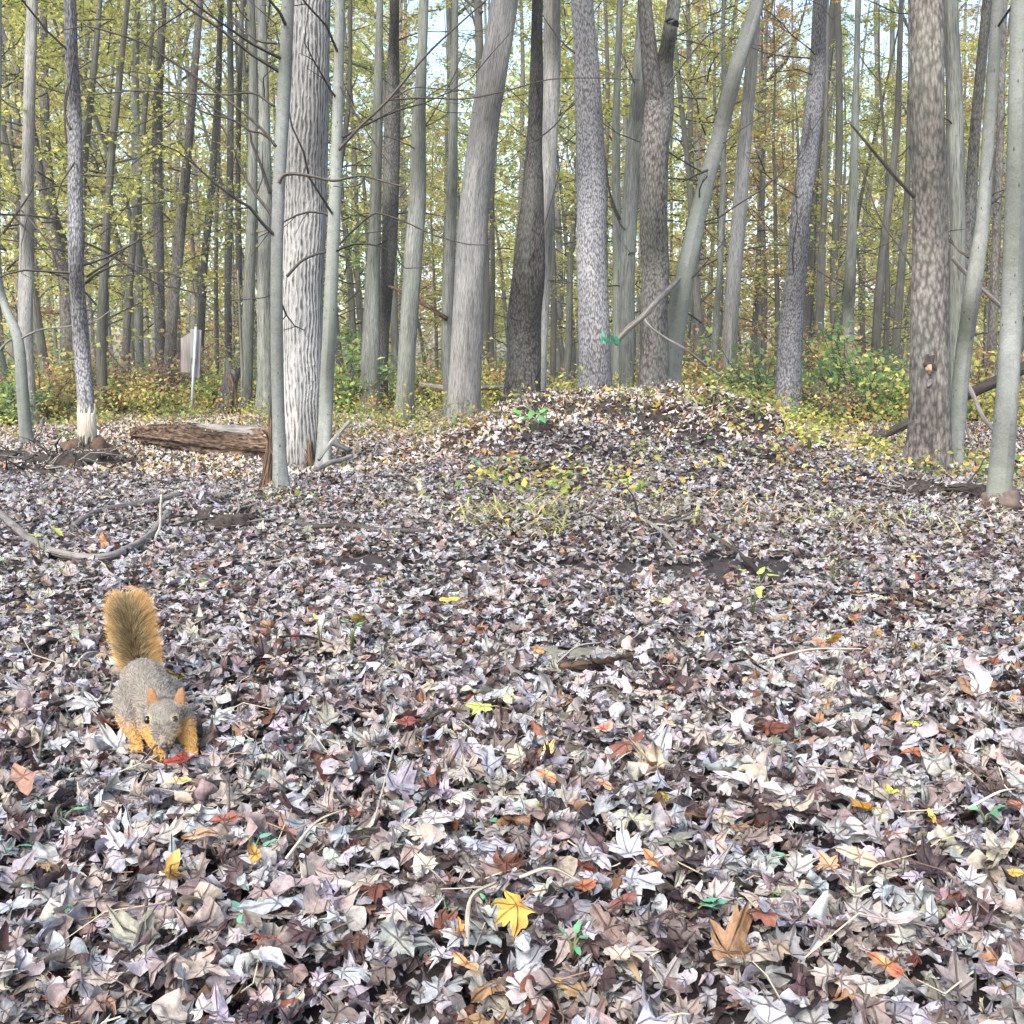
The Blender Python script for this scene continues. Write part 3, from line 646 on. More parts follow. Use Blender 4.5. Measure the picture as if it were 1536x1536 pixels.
# far trunks, plain copies of four
FT = []
for k in range(5):
    q = np.random.default_rng(60 + k); n = 9; pts = np.zeros((n, 3)); pts[:, 2] = np.linspace(-.2, 16, n)
    pts[:, 0] = np.cumsum(q.normal(0, .16, n)) * .8 + pts[:, 2] * q.normal(0, .02); pts[:, 0] -= pts[0, 0]; pts[:, 1] = np.cumsum(q.normal(0, .1, n))
    pts = smooth_path(pts, 3); V, F_, U = tube(pts, np.linspace(.17, .05, len(pts)), 9, .06, k, (.25, .35))
    FT.append(mesh('trunk', V, F_, BK['far' if k % 2 else 'farp'], U))
rng = np.random.default_rng(77)
cnt = 0
for i in range(120):
    Y = rng.uniform(17, 52); px = rng.uniform(-160, 1700)
    if Y < 24 and rng.random() < .5: Y += 15
    p = P(px, 560, Y); z = float(gh(p[0], Y))
    if 300 < px < 350 and rng.random() < .75: continue
    slim = rng.random() < .6
    r = empty('tree', (p[0], Y, z), 'slim bare grey trunk among many deep in the woods' if slim else 'stout grey trunk among many deep in the woods', 'tree', 'slim far trunks in the woods' if slim else 'stout far trunks in the woods')
    me = FT[i % 5]; o = link('trunk', me, r); sc = rng.uniform(.25, .45) if slim else rng.uniform(.45, .8); o.scale = (sc, sc, 1.)
    r.rotation_euler = (rng.normal(0, .02), rng.normal(0, .025), rng.uniform(0, 6.28))
    if i % 2 == 0:
        tw, lf = HIGH[i % 4]
        for nm, m2 in (('limbs', tw), ('crown', lf)):
            c = link(nm, m2, r, (0, 0, rng.uniform(6, 11))); c.scale = (1.3,) * 3

def top_profile(u):      # height of the far treeline against direction
    h = np.interp(u, [-.8, -.5, -.36, -.32, -.27, -.22, -.12, -.085, -.045, -.03, -.015, .02, .05, .10, .16, .19, .22, .27, .33, .37, .42, .6, .8],
                     [24, 24, 24, 13, 12, 22, 22, 12.5, 13, 20, 15, 15, 19, 21, 20, 17.5, 16, 14.5, 14.5, 15, 16, 17, 20])
    return h
def far_mass(name, y0, y1, n, hs, s0, s1, pal_fn, seed, z0=0.):
    rng = np.random.default_rng(seed)
    # clump centres, then leaves around each
    nc = n // 45; u = rng.uniform(-.72, .72, nc); Y = rng.uniform(y0, y1, nc); x = u * Y
    h = top_profile(u) * hs * (Y / 60) * (1 + .10 * np.sin(x * 1.3) + .06 * np.sin(x * 3.1)); z = z0 + (h - z0) * rng.random(nc) ** 1.15
    c = np.stack([x, Y, z + gh(x, Y)], 1); cc = pal_fn(u, z / h, rng)
    k = rng.integers(0, nc, n); r = rng.uniform(.5, 1.5, nc)[k][:, None]
    pos = c[k] + rng.normal(0, .55, (n, 3)) * r * np.array([1, 1, .7])
    pos[:, 2] = np.maximum(pos[:, 2], gh(pos[:, 0], pos[:, 1]) + .1)
    col = cc[k] * rng.uniform(.65, 1.3, (n, 1))
    V, F_, C = leaves_at(pos, rng.uniform(s0, s1, n), np.clip(col, .01, .7), rng, 1.1)
    return tagp(link(name, mesh(name, V, F_, LEAFG, None, C, False)), 'yellow-green mass of far woodland foliage behind all the trunks', None, None, 'stuff')
def palA(u, hz, rng):
    n = len(u); c = pick(YG + GO[:2] + GR[1:], n, rng)
    m = rng.random(n) < np.clip(np.exp(-((u - .25) / .09) ** 2) * .85 * (hz < .75) + .12, 0, 1); c[m] = pick(OR, m.sum(), rng)
    m = (rng.random(n) < .7 * np.exp(-((u + .08) / .03) ** 2)) & (hz < .7) ; c[m] = pick([(.5, .38, .30), (.42, .3, .22), (.55, .42, .12)], m.sum(), rng)
    return c
far_mass('distant_foliage', 42, 62, 215000, 1., .16, .28, palA, 5)

# ------------------------------------------------------------------ shrubs
def proto_shrub(seed, pal, R_, H, n, ls):
    rng = np.random.default_rng(seed); g = Geo(); pos = []
    for i in range(22):
        a = rng.uniform(0, 6.28); l = rng.uniform(.5, 1.1); d = np.array([math.cos(a) * R_ * rng.uniform(.2, 1), math.sin(a) * R_ * rng.uniform(.2, 1), H * rng.uniform(.5, 1)]) * l
        p = [np.array([d[0] * t * .9, d[1] * t * .9, d[2] * t ** .8]) + rng.normal(0, .02, 3) * (t > 0) for t in np.linspace(0, 1, 6)]
        g.tube(p, np.linspace(.006, .002, 6), 4, cap=False)
        for j in range(n // 22):
            q = rng.uniform(.15, 1); k = int(q * 4.99); b = p[k] * (1 - (q * 5 - k)) + p[k + 1] * (q * 5 - k); pos.append(b + rng.normal(0, .06, 3) * [1, 1, .6])
    pos = np.array(pos); pos[:, 2] = np.maximum(pos[:, 2], .02)
    V, F_, C = leaves_at(pos, ls * rng.uniform(.6, 1.3, len(pos)), pick(pal, len(pos), rng), rng, 1.)
    return mesh('stems', np.concatenate(g.V), np.concatenate(g.F), BK['twig'], np.concatenate(g.U)), mesh('foliage', V, F_, LEAFG, None, C, False)
SH = {'orange-brown': proto_shrub(1, RB, .8, .75, 900, .055), 'dark green': proto_shrub(2, GR + [(.07, .16, .07)], .8, .8, 850, .06), 'purple-brown': proto_shrub(3, PU, .8, 1.0, 1000, .045),
      'yellow-green': proto_shrub(4, YG + GR[:2], .85, .8, 850, .055), 'golden': proto_shrub(5, GO + RB[:2], .75, .75, 800, .055)}
def shrub(kind, px, Y, sc, i, label):
    p = P(px, 560, Y); r = empty('shrub', (p[0], Y, float(gh(p[0], Y))), label, 'shrub', 'undergrowth shrubs between the trunks'); r.rotation_euler = (0, 0, i * 1.9); r.scale = (sc * 1.1, sc * 1.1, sc * (.75 + .5 * ((i * 7) % 5) / 5))
    for nm, me in zip(('stems', 'foliage'), SH[kind]): link(nm, me, r)
SHL = [('dark green', 10, 11.5, 1.0, 'at the left edge behind the bent tree'), ('orange-brown', 70, 12.2, 1.1, 'left of the gnawed tree'), ('orange-brown', 95, 13.5, 1.2, 'directly behind the gnawed tree'), ('yellow-green', 30, 14, 1.2, 'behind the straight pale trunk'),
       ('dark green', 165, 14.5, 1.2, 'just right of the gnawed tree'), ('orange-brown', 180, 13, 1.1, 'above the left end of the rotten log'), ('purple-brown', 235, 14, 1.35, 'under the dark upright trunk'), ('golden', 215, 12.8, .7, 'beside the purple-brown shrub'),
       ('yellow-green', 270, 13.3, .8, 'just left of the sign post'), ('yellow-green', 310, 14.5, 1.1, 'right of the sign post'), ('orange-brown', 130, 15.5, 1.2, 'deep behind the gnawed tree'), ('dark green', 70, 16.5, 1.4, 'deep in the left woods'), ('purple-brown', 290, 16, 1.2, 'behind the sign'),
       ('dark green', 522, 13.5, 1.5, 'right of the slim smooth trunk, tallest green one'), ('golden', 520, 15, 1.1, 'behind the tallest green shrub'), ('dark green', 590, 15.5, 1.0, 'between the twin trunks'), ('golden', 650, 15.5, 1.2, 'between the leaning grey trunk and the big pale tree'),
       ('golden', 745, 15, 1.1, 'between the big pale tree and the dark tapering one'), ('yellow-green', 840, 13.5, 1.1, 'between the dark tapering tree and the speckled one'), ('golden', 925, 11, .75, 'between the speckled tree and the forked one'), ('orange-brown', 915, 12.5, 1, 'behind the mound top'),
       ('golden', 1045, 12, 1.0, 'right of the leaning grey tree'), ('orange-brown', 1060, 14, 1.3, 'behind the pale brown trunk'), ('yellow-green', 1110, 11.5, .95, 'on the right shoulder of the mound'), ('dark green', 1145, 12.5, 1.1, 'left of the leafy-footed tree'),
       ('yellow-green', 1180, 9.6, .5, 'at the foot of the leafy-footed tree'), ('dark green', 1225, 12.5, 1.3, 'right of the leafy-footed tree'), ('dark green', 1290, 11.5, 1.2, 'left of the big brown tree'), ('golden', 1270, 13.5, 1.6, 'tallest one left of the big brown tree'),
       ('yellow-green', 1335, 11, 1.1, 'touching the left of the big brown tree'), ('dark green', 1340, 14, 1.4, 'deep behind the big brown tree'), ('purple-brown', 1250, 10.3, .7, 'low on the right of the mound'), ('orange-brown', 1200, 15, 1.4, 'deep in the right woods'),
       ('yellow-green', 1465, 11, 1.1, 'between the two smooth trees on the right'), ('orange-brown', 1480, 13, 1.4, 'deep behind the two smooth trees'), ('orange-brown', 1545, 10.5, 1.0, 'at the right edge behind the muddy-footed tree'), ('golden', 1410, 12, 1.0, 'behind the big brown tree on its right'),
       ('dark green', -60, 12, 1.2, 'beyond the left edge'), ('golden', 1600, 12, 1.2, 'beyond the right edge'), ('golden', 1000, 14.5, 1.3, 'behind the dark forked tree'), ('yellow-green', 690, 18, 1.5, 'far behind the big pale tree'), ('golden', 450, 16, 1.5, 'behind the thick ridged tree'), ('yellow-green', 385, 16, 1.4, 'behind the grey-green pair')]
for i, (k, px, Y, sc, w_) in enumerate(SHL): shrub(k, px, Y, sc, i, ('%s leafy shrub %s' % (k, w_)))

# ------------------------------------------------------------------ dead wood
def solo(name, px, w0, w1, mat, label, cat, lift=.5, Y=None, seg=10, rough=.12, k=7, group=None, sink=0.):
    q = []
    for i, a in enumerate(px):
        x, y = a[0], a[1]; wd = (a[2] if len(a) > 2 else w0 + (w1 - w0) * i / (len(px) - 1))
        if Y is None:
            h_ = .020 + wd * .3 / FPX * 4; p = G(x, y, h_); t = p[1]; p = p + np.array([0, 0, h_ - sink])
        else: yy = Y[i] if hasattr(Y, '__len__') else Y; p = P(x, y, yy); t = yy
        q.append([*p, wd * .5 / FPX * t])
    b = np.array(q)[0, :3]; s = smooth_path(q, k); g = Geo(); g.tube(s[:, :3], s[:, 3], seg, (.5,) * 3, rough, abs(int(px[0][0])) + 2)
    o = g.build(name, BK[mat], None, b, off=b); return tagp(o, label, cat, group)
# big rotten log (body with pale slab along its top)
def log():
    a = G(196, 668); b = G(412, 700); a = a + [0, .15, .09]; b = b + [0, .25, .10]
    r = empty('fallen_log', (a[0], a[1], 0), 'large rotten orange-brown fallen log lying left of the thick ridged tree', 'log')
    pts = smooth_path(np.array([[*(a + [-.05, 0, -.03]), .03], [*(a + [.06, 0, -.02]), .07], [*(a * .7 + b * .3 + [0, 0, -.01]), .095], [*(a * .35 + b * .65 + [0, 0, -.015]), .11], [*b, .10]]), 14)
    off = np.array([a[0], a[1], 0]); rg = np.random.default_rng(3)
    V, F_, U = tube(pts[:, :3], pts[:, 3], 40, .10, 4)
    # split, fibrous surface: long grooves pushed into the wood
    n = len(pts); VV = V[:n * 41].reshape(n, 41, 3); th = np.linspace(0, 2 * math.pi, 41)[:40]
    gro = (np.sin(th * 9 + 1)[None] + .7 * np.sin(th * 15 + np.linspace(0, 5, n)[:, None]) + rg.normal(0, .35, (n, 40))) * .017
    gro = np.concatenate([gro, gro[:, :1]], 1); c = pts[:, None, :3]; dv = VV - c; VV += dv / np.linalg.norm(dv, axis=2)[..., None] * gro[..., None]
    V[:n * 41] = VV.reshape(-1, 3)
    link('body', mesh('body', V - off, F_, BK['rot'], U * np.array([1, 1])), r)
    g = Geo(); q = smooth_path(np.array([[*(a * .52 + b * .48 + [0, .02, .09]), .03], [*(a * .25 + b * .75 + [0, .0, .085]), .045], [*(b + [0.12, .0, .06]), .05]]), 8)
    g.tube(q[:, :3], q[:, 3], 12, rough=.2, seed=5); g.build('bark_slab', BK['dead'], r, off=off)
    for k in range(26):
        t = rg.uniform(.05, .95); p = a * (1 - t) + b * t + np.array([0, -.10, rg.uniform(-.03, .09)]); g = Geo()
        l = rg.uniform(.12, .35); g.tube([p, p + np.array([l * .5, -.012, -.006]), p + np.array([l, .004, -.03])], [.004, .011, .003], 5, rough=.2, seed=k)
        g.build('splinter', BK['rot' if k % 3 else 'dead'], r, off=off)
    return r
log()
def stump(label, base, top, Y, w0, w1, mat, seed, shards=5, roots=True, lean=0):
    b = P(base[0], base[1], Y); b[2] = float(gh(b[0], Y)) - .04; tp = P(top[0], top[1], Y)
    r = empty('broken_stump', b, label, 'stump'); rg = np.random.default_rng(seed)
    q = smooth_path(np.array([[*b, w0 * .5 / FPX * Y], [*(b * .55 + tp * .45), (w0 * .4 + w1 * .6) * .5 / FPX * Y], [*tp, w1 * .5 / FPX * Y]]), 8)
    V, F_, U = tube(q[:, :3], q[:, 3], 24, .14, seed, (.05, .35)); n = len(q); VV = V[:n * 25].reshape(n, 25, 3)
    jag = np.abs(rg.normal(0, .05, 24)); jag = np.concatenate([jag, jag[:1]]); VV[-1, :, 2] += jag * 1.4; VV[-2, :, 2] += jag * .7; V[:n * 25] = VV.reshape(-1, 3)
    link('stump_body', mesh('stump_body', V - b, F_, BK[mat], U), r)
    for k in range(shards):
        a = rg.uniform(-1.5, 1.5); rr = w1 * .45 / FPX * Y; p0 = tp + [rr * math.sin(a), -rr * math.cos(a) * .8, -rg.uniform(.02, .15)]; g = Geo()
        g.tube([p0, p0 + [rg.normal(0, .01), 0, .05], p0 + [rg.normal(0, .03), 0, rg.uniform(.06, .16)]], [.012, .01, .002], 5, rough=.2, seed=k); g.build('splinter', BK['rot'], r, off=b)
    return r, b
r, b = stump('leaning broken stump with orange torn wood right of the sign', (332, 634), (350, 556), 13.0, 34, 22, 'dark', 2, 7)
for k, (x0, y0, x1, y1, w_) in enumerate([(345, 560, 358, 625, 9), (350, 580, 338, 628, 6), (362, 596, 346, 640, 4), (360, 596, 378, 640, 4), (366, 610, 372, 642, 5), (352, 575, 351, 633, 7)]):
    branch(r, b, [(x0, y0), ((x0 + x1) / 2 + 2, (y0 + y1) / 2), (x1, y1)], 12.8 - .05 * k, w_ * .6, w_, 'rot' if k in (0, 1, 4, 5) else 'dead', 'splinter', rough=.2)
solo('bare_stick', [(357, 405), (360, 480), (363, 560), (362, 600)], 3.5, 4, 'dead', 'thin pale stripped stem standing above the broken stump', 'stick', Y=12.9)
stump('rotten orange-brown stump wedged behind the slim smooth foreground tree', (398, 728), (409, 648), T['B'][1][1] + .25, 26, 12, 'rot', 5, 6)
solo('snag', [(409, 650), (406, 610), (410, 570), (414, 540)], 8, 4, 'black', 'dark snapped stem standing on the rotten stump', 'stick', Y=T['B'][1][1] + .28)
stump('small dark broken stub at the foot of the thick ridged tree', (470, 722), (465, 684), T['A'][1][1] - .25, 12, 9, 'rot', 8, 4)
solo('fallen_branch', [(474, 704), (495, 694), (512, 690), (527, 684)], 9, 7, 'dead', 'short mossy brown branch poking right from the ridged tree foot', 'branch', Y=[5.6, 5.7, 5.8, 5.9])
solo('fallen_branch', [(478, 690), (492, 670), (508, 650), (525, 632)], 5, 6, 'dead', 'pale branch slanting up right from the ridged tree foot', 'branch', Y=[5.9, 6.0, 6.1, 6.2])
solo('bark_slab', [(494, 662), (508, 668), (524, 676)], 10, 7, 'farp', 'pale grey slab of bark lying right of the slim smooth trunk', 'bark slab', Y=[7.6, 7.5, 7.4], rough=.25)
solo('fallen_branch', [(108, 792), (128, 778), (150, 767), (185, 760), (225, 754), (250, 748), (268, 743)], 9, 13, 'dead', 'upper curved grey branch lying on the leaves at left', 'branch')
solo('fallen_branch', [(-30, 752), (0, 772), (30, 798), (60, 818), (95, 832), (150, 837), (190, 826), (222, 806), (240, 786), (252, 772)], 11, 14, 'dead', 'lower long bowed grey branch curving across the left clearing', 'branch')
solo('fallen_branch', [(150, 760), (175, 745), (200, 740)], 3, 3, 'twig', 'thin dark twig above the upper curved branch', 'branch')
solo('stick', [(243, 742), (241, 765), (240, 790), (232, 812), (231, 850), (234, 868)], 4.5, 3, 'gnaw', 'pale peeled stick standing upright across the bowed branch', 'stick', Y=[3.8, 3.78, 3.75, 3.7, 3.62, 3.6])
solo('fallen_branch', [(430, 783), (470, 790), (520, 789), (560, 795), (600, 796), (645, 799)], 9, 7, 'black', 'dark straight branch half sunk in the leaves before the mound', 'branch')
solo('fallen_branch', [(905, 782), (935, 775), (965, 782), (985, 793), (1003, 808), (1015, 820)], 5, 8, 'dead', 'arched grey branch at the front foot of the mound', 'branch')
solo('fallen_branch', [(1050, 795), (1075, 808), (1100, 825), (1120, 842), (1150, 868)], 7, 7, 'black', 'dark diagonal branch right of the arched one', 'branch')
solo('fallen_branch', [(1165, 882), (1200, 874), (1232, 877), (1238, 880)], 6, 5, 'dead', 'short grey branch piece right of the yellow-green seedling', 'branch')
solo('fallen_branch', [(1285, 852), (1305, 868), (1322, 888)], 4, 4, 'dead', 'thin stick meeting another at a corner on the right', 'stick'); solo('fallen_branch', [(1285, 893), (1305, 892), (1330, 890)], 4, 3, 'twig', 'thin dark horizontal stick on the right leaves', 'stick')
solo('fallen_branch', [(1240, 730), (1262, 742), (1290, 748), (1320, 752)], 4, 3, 'black', 'thin dark stick left of the muddy hollow', 'stick')
solo('fallen_branch', [(1325, 702), (1370, 708), (1400, 718), (1440, 730), (1455, 742)], 6, 5, 'dead', 'long pale stick across the foot of the big brown tree', 'stick')
solo('fallen_log', [(1278, 674), (1310, 658), (1340, 645), (1375, 628), (1420, 606), (1460, 588), (1505, 566), (1560, 540)], 12, 19, 'black', 'dark fallen log sloping up behind the big brown tree', 'log', Y=[7.6, 7.6, 7.6, 7.55, 7.5, 7.5, 7.5, 7.5], sink=0)
solo('dead_branch', [(1452, 578), (1463, 600), (1474, 625), (1490, 645)], 7, 6, 'dead', 'pale branch leaning on the dark sloping log', 'branch', Y=[7.4, 7.35, 7.3, 7.3])
solo('dead_branch', [(1446, 622), (1452, 650), (1462, 675), (1470, 683)], 4, 3, 'dead', 'thin branch hanging down beside the slim leaning tree', 'branch', Y=8.0)
solo('dead_branch', [(1018, 418), (1012, 425), (985, 452), (965, 474), (940, 495), (922, 516)], 8, 9, 'dead', 'thick pale snapped branch propped between the forked and leaning trees', 'branch', Y=[9.2, 9.1, 8.4, 8.3, 8.3, 8.3])
solo('dead_branch', [(964, 474), (975, 490), (1000, 508), (1030, 525), (1055, 545), (1080, 563)], 3, 4.5, 'dead', 'thin pale branch hanging down right from the propped one', 'branch', Y=[8.3, 8.3, 8.4, 8.5, 8.7, 8.9])
solo('fallen_log', [(630, 577), (650, 580), (675, 583)], 8, 9, 'gnaw', 'pale yellowish log end far behind the big pale tree', 'log', Y=[14.5, 14.4, 14.3])
solo('fallen_log', [(690, 584), (740, 581), (800, 582), (850, 588), (880, 586)], 8, 11, 'far', 'horizontal mossy log behind the dark tapering tree', 'log', Y=[13, 13, 13, 13, 13])
solo('fallen_branch', [(585, 430), (600, 437), (640, 458), (670, 478)], 5, 7, 'rot', 'brown branch slung between the middle trunks', 'branch', Y=[13.3, 12.8, 12.4, 12.2])
solo('fallen_branch', [(575, 612), (582, 632), (596, 640), (612, 650)], 3, 4, 'black', 'dark forked stick at the foot of the middle trunks', 'stick', Y=[11, 10.8, 10.6, 10.5])
solo('fallen_branch', [(180, 712), (215, 724), (250, 732), (265, 733)], 3, 2.5, 'black', 'thin dark stick lying below the rotten log', 'stick')

# sign seen from behind: two weathered boards on a metal post
def sign():
    Y = 12.6; b = P(288, 614, Y); b[2] = float(gh(b[0], Y)); r = empty('trail_sign', b, 'weathered grey wooden sign boards on a thin metal post at left', 'sign')
    def slab(name, poly, y0, y1, mat):
        n = len(poly); V = [P(x, y, y0) for x, y in poly] + [P(x, y, y1) for x, y in poly]; V = np.array(V); V[n:, 0] = V[:n, 0]; V[n:, 2] = V[:n, 2]; V[n:, 1] = V[:n, 1] + (y1 - y0)
        me = bpy.data.meshes.new(name); me.from_pydata([tuple(v - b) for v in V], [], [tuple(range(n))[::-1], tuple(range(n, 2 * n))] + [(i, (i + 1) % n, (i + 1) % n + n, i + n) for i in range(n)])
        l = me.uv_layers.new(name='UVMap')
        for lp in me.loops: c = me.vertices[lp.vertex_index].co; l.data[lp.index].uv = (c.x + c.y, c.z)
        me.materials.append(mat); me.update(); return link(name, me, r)
    A_ = slab('board', [(271, 508), (284, 500), (286, 501), (285, 562), (271, 560)], Y, Y + .03, BOARD)
    B_ = slab('board', [(285, 493), (302, 495), (300, 540), (299, 566), (286, 566)], Y - .05, Y - .02, BOARD2)
    slab('cleat', [(271, 558), (285, 559), (285, 562), (271, 561)], Y - .018, Y - .003, BK['black'])
    slab('latch', [(286.5, 537), (291, 537), (291, 546), (286.5, 546)], Y - .075, Y - .055, BK['black'])
    g = Geo(); p = P(294, 490, Y - .09); q = np.array([b[0], Y - .09, b[2] - .1]); rr = 2.0 / FPX * Y
    g.tube([q, (p + q) / 2, p], [rr] * 3, 10); g.build('post', METAL, r, off=b)
def plain(name, c, rough=.6, metal=0., nz=0., sc=30.):
    m, N, L = M(name); b = N['Principled BSDF']; b.inputs['Roughness'].default_value = rough; b.inputs['Metallic'].default_value = metal
    tc = N.new('ShaderNodeTexCoord'); n = noise(N, L, tc.outputs['Object'], sc, 5, .65)
    r = ramp(N, [(.3, tuple(x * (1 - nz) for x in c)), (.7, tuple(min(1, x * (1 + nz)) for x in c))]); L.new(n, r.inputs[0]); L.new(r.outputs[0], b.inputs['Base Color'])
    L.new(bump(N, L, n, .003), b.inputs['Normal']); return m
METAL = plain('galvanised_metal', (.42, .46, .50), .5, .3, .15)
BOARD = bark('weathered_board', (.27, .235, .21), (.15, .13, .12), 'ridge', .6); BOARD2 = bark('pale_board', (.30, .30, .29), (.19, .185, .18), 'ridge', .6)
sign()

# knot hole, dark heaps of dirt and roots
def blob(name, c, rad, mat, seed, rough=.25, parent=None, off=(0, 0, 0), n=(26, 14)):
    th = np.linspace(0, 2 * math.pi, n[0] + 1)[:-1]; ph = np.linspace(0, math.pi, n[1]); T_, Q_ = np.meshgrid(th, ph)
    d = np.stack([np.cos(T_) * np.sin(Q_), np.sin(T_) * np.sin(Q_), np.cos(Q_)], -1); rg = np.random.default_rng(seed); f = np.ones(T_.shape)
    for k in range(7):
        v = rg.normal(0, 1.6 + k * .9, 3); f += rough / (1 + k * .35) * np.sin(d @ v + rg.uniform(0, 6))
    V = (np.array(c) + d * f[..., None] * np.array(rad) * (1 + (rg.normal(0, .07, f.shape)[..., None] if mat is DIRT else rg.normal(0, .03, f.shape)[..., None] if mat is MUD else 0))).reshape(-1, 3) - np.array(off); m_ = n[0]
    F_ = [(i * m_ + j, i * m_ + (j + 1) % m_, (i + 1) * m_ + (j + 1) % m_, (i + 1) * m_ + j) for i in range(n[1] - 1) for j in range(m_)]
    U = np.stack([V[:, 0] + V[:, 1], V[:, 2]], 1); return link(name, mesh(name, V, tri(np.array(F_)), mat, U), parent)
DIRT = plain('dark_root_dirt', (.035, .027, .023), .95, 0, .6, 40); MUD = plain('brown_mud', (.105, .08, .065), .9, 0, .35, 30); KNOT = plain('pale_knot_wood', (.30, .22, .155), .8, 0, .3, 50); HOLE = plain('dark_hollow', (.035, .027, .023), 1, 0, .3)
r, b, s = T['Z']
def onZ(px, py, dy):
    z = P(px, py, b[1])[2]; k = s[:30, 2]; return P(px, py, np.interp(z, k, s[:30, 1]) - np.interp(z, k, s[:30, 3]) - dy)
blob('knot_hole', onZ(1394, 548, -.015), (.026, .022, .044), HOLE, 3, .3, r, b); blob('knot_wood', onZ(1394, 554, .008), (.014, .02, .026), KNOT, 4, .2, r, b); blob('knot_scar', onZ(1394, 575, -.002), (.013, .012, .022), BK['dead'], 6, .2, r, b)
r, b, s = T['AC']; blob('muddy_foot', b + [0, 0, .02], (.088, .088, .08), MUD, 9, .13, r, b, (60, 30))
r, b, s = T['E']; blob('root_collar', b + [0, 0, .01], (.13, .12, .075), plain('dark_chewed_wood', (.085, .05, .033), .9, 0, .6, 45), 12, .22, r, b, (60, 30))
def heap(px, py, rx, ry, rz, seed, label, nr=22):
    c = G(px, py); r = empty('root_heap', c, label, 'dirt heap'); blob('dirt', c + [0, 0, -.01], (rx, ry, rz), DIRT, seed, .22, r, c, (70, 34)); rg = np.random.default_rng(seed)
    for k in range(nr):
        a = rg.uniform(0, 6.28); p = c + [rx * math.cos(a) * .7, ry * math.sin(a) * .7, rz * rg.uniform(.3, 1)]; pts = [p]; d = np.array([math.cos(a), math.sin(a) - .3, rg.uniform(-.2, .6)])
        for j in range(5): d = d + rg.normal(0, .35, 3) - [0, 0, .15]; pts.append(pts[-1] + d / np.linalg.norm(d) * rx * .22)
        g = Geo(); g.tube(pts, np.linspace(.006, .0015, 6), 5, rough=.1, seed=k); g.build('root', BK['dead' if k % 2 else 'black'], r, off=c)
heap(320, 793, .17, .09, .055, 3, 'dark heap of roots and dirt at the end of the bowed branch')
heap(95, 700, .42, .16, .10, 4, 'dark earth bank with exposed roots below the gnawed tree', 30)
heap(20, 712, .30, .12, .07, 14, 'low dark earth bank at the left edge of the clearing', 14)
heap(1400, 742, .20, .10, .05, 5, 'dark hollow earth with sticks in front of the big brown tree', 14)
heap(955, 790, .17, .07, .035, 6, 'dark soil exposed under the arched grey branch', 10)
# ------------------------------------------------------------------ low green plants, grass, stray bright leaves
def seedling(px, py, label, n, size, pal, seed, h=.06, kind='seedling', tab=OVAL, Y=None):
    b = G(px, py, .03 + h * .5); b[2] += .015; r = empty(kind, b, label, 'seedling'); rg = np.random.default_rng(seed); t = b[1]
    S = size / FPX * t
    for k in range(n):
        a = k * 2.4 + rg.uniform(-.4, .4); tip = np.array([math.cos(a) * S * rg.uniform(.3, .9), math.sin(a) * S * .8, h * rg.uniform(.5, 1.1) * (t / 1.8) ** .3])
        g = Geo(); g.tube([np.zeros(3), tip * [.4, .4, .7], tip], [.0018, .0014, .001], 5, (.16, .2, .08)); g.build('stem', SEED, r)
        tv, tf, tu = leaf_template(tab, 3, rg, .45); Rm = rotm(np.array([a - 1.57]), np.array([rg.normal(.25, .35)]), np.array([rg.uniform(0, 6.28)]))[0]
        V = (tv + [0, .8 if tab is OVAL else .2, 0]) * S * .55 * rg.uniform(.8, 1.2) @ Rm.T + tip
        link('leaf', mesh('leaf', V, tf, SEED, tu, np.tile(np.array(pal[k % len(pal)]) * rg.uniform(.85, 1.2), (len(V), 1))), r)
GN = [(.10, .30, .15), (.14, .36, .18)]; GY = [(.42, .50, .10), (.34, .46, .10)]; GB = [(.12, .34, .22), (.16, .38, .26)]
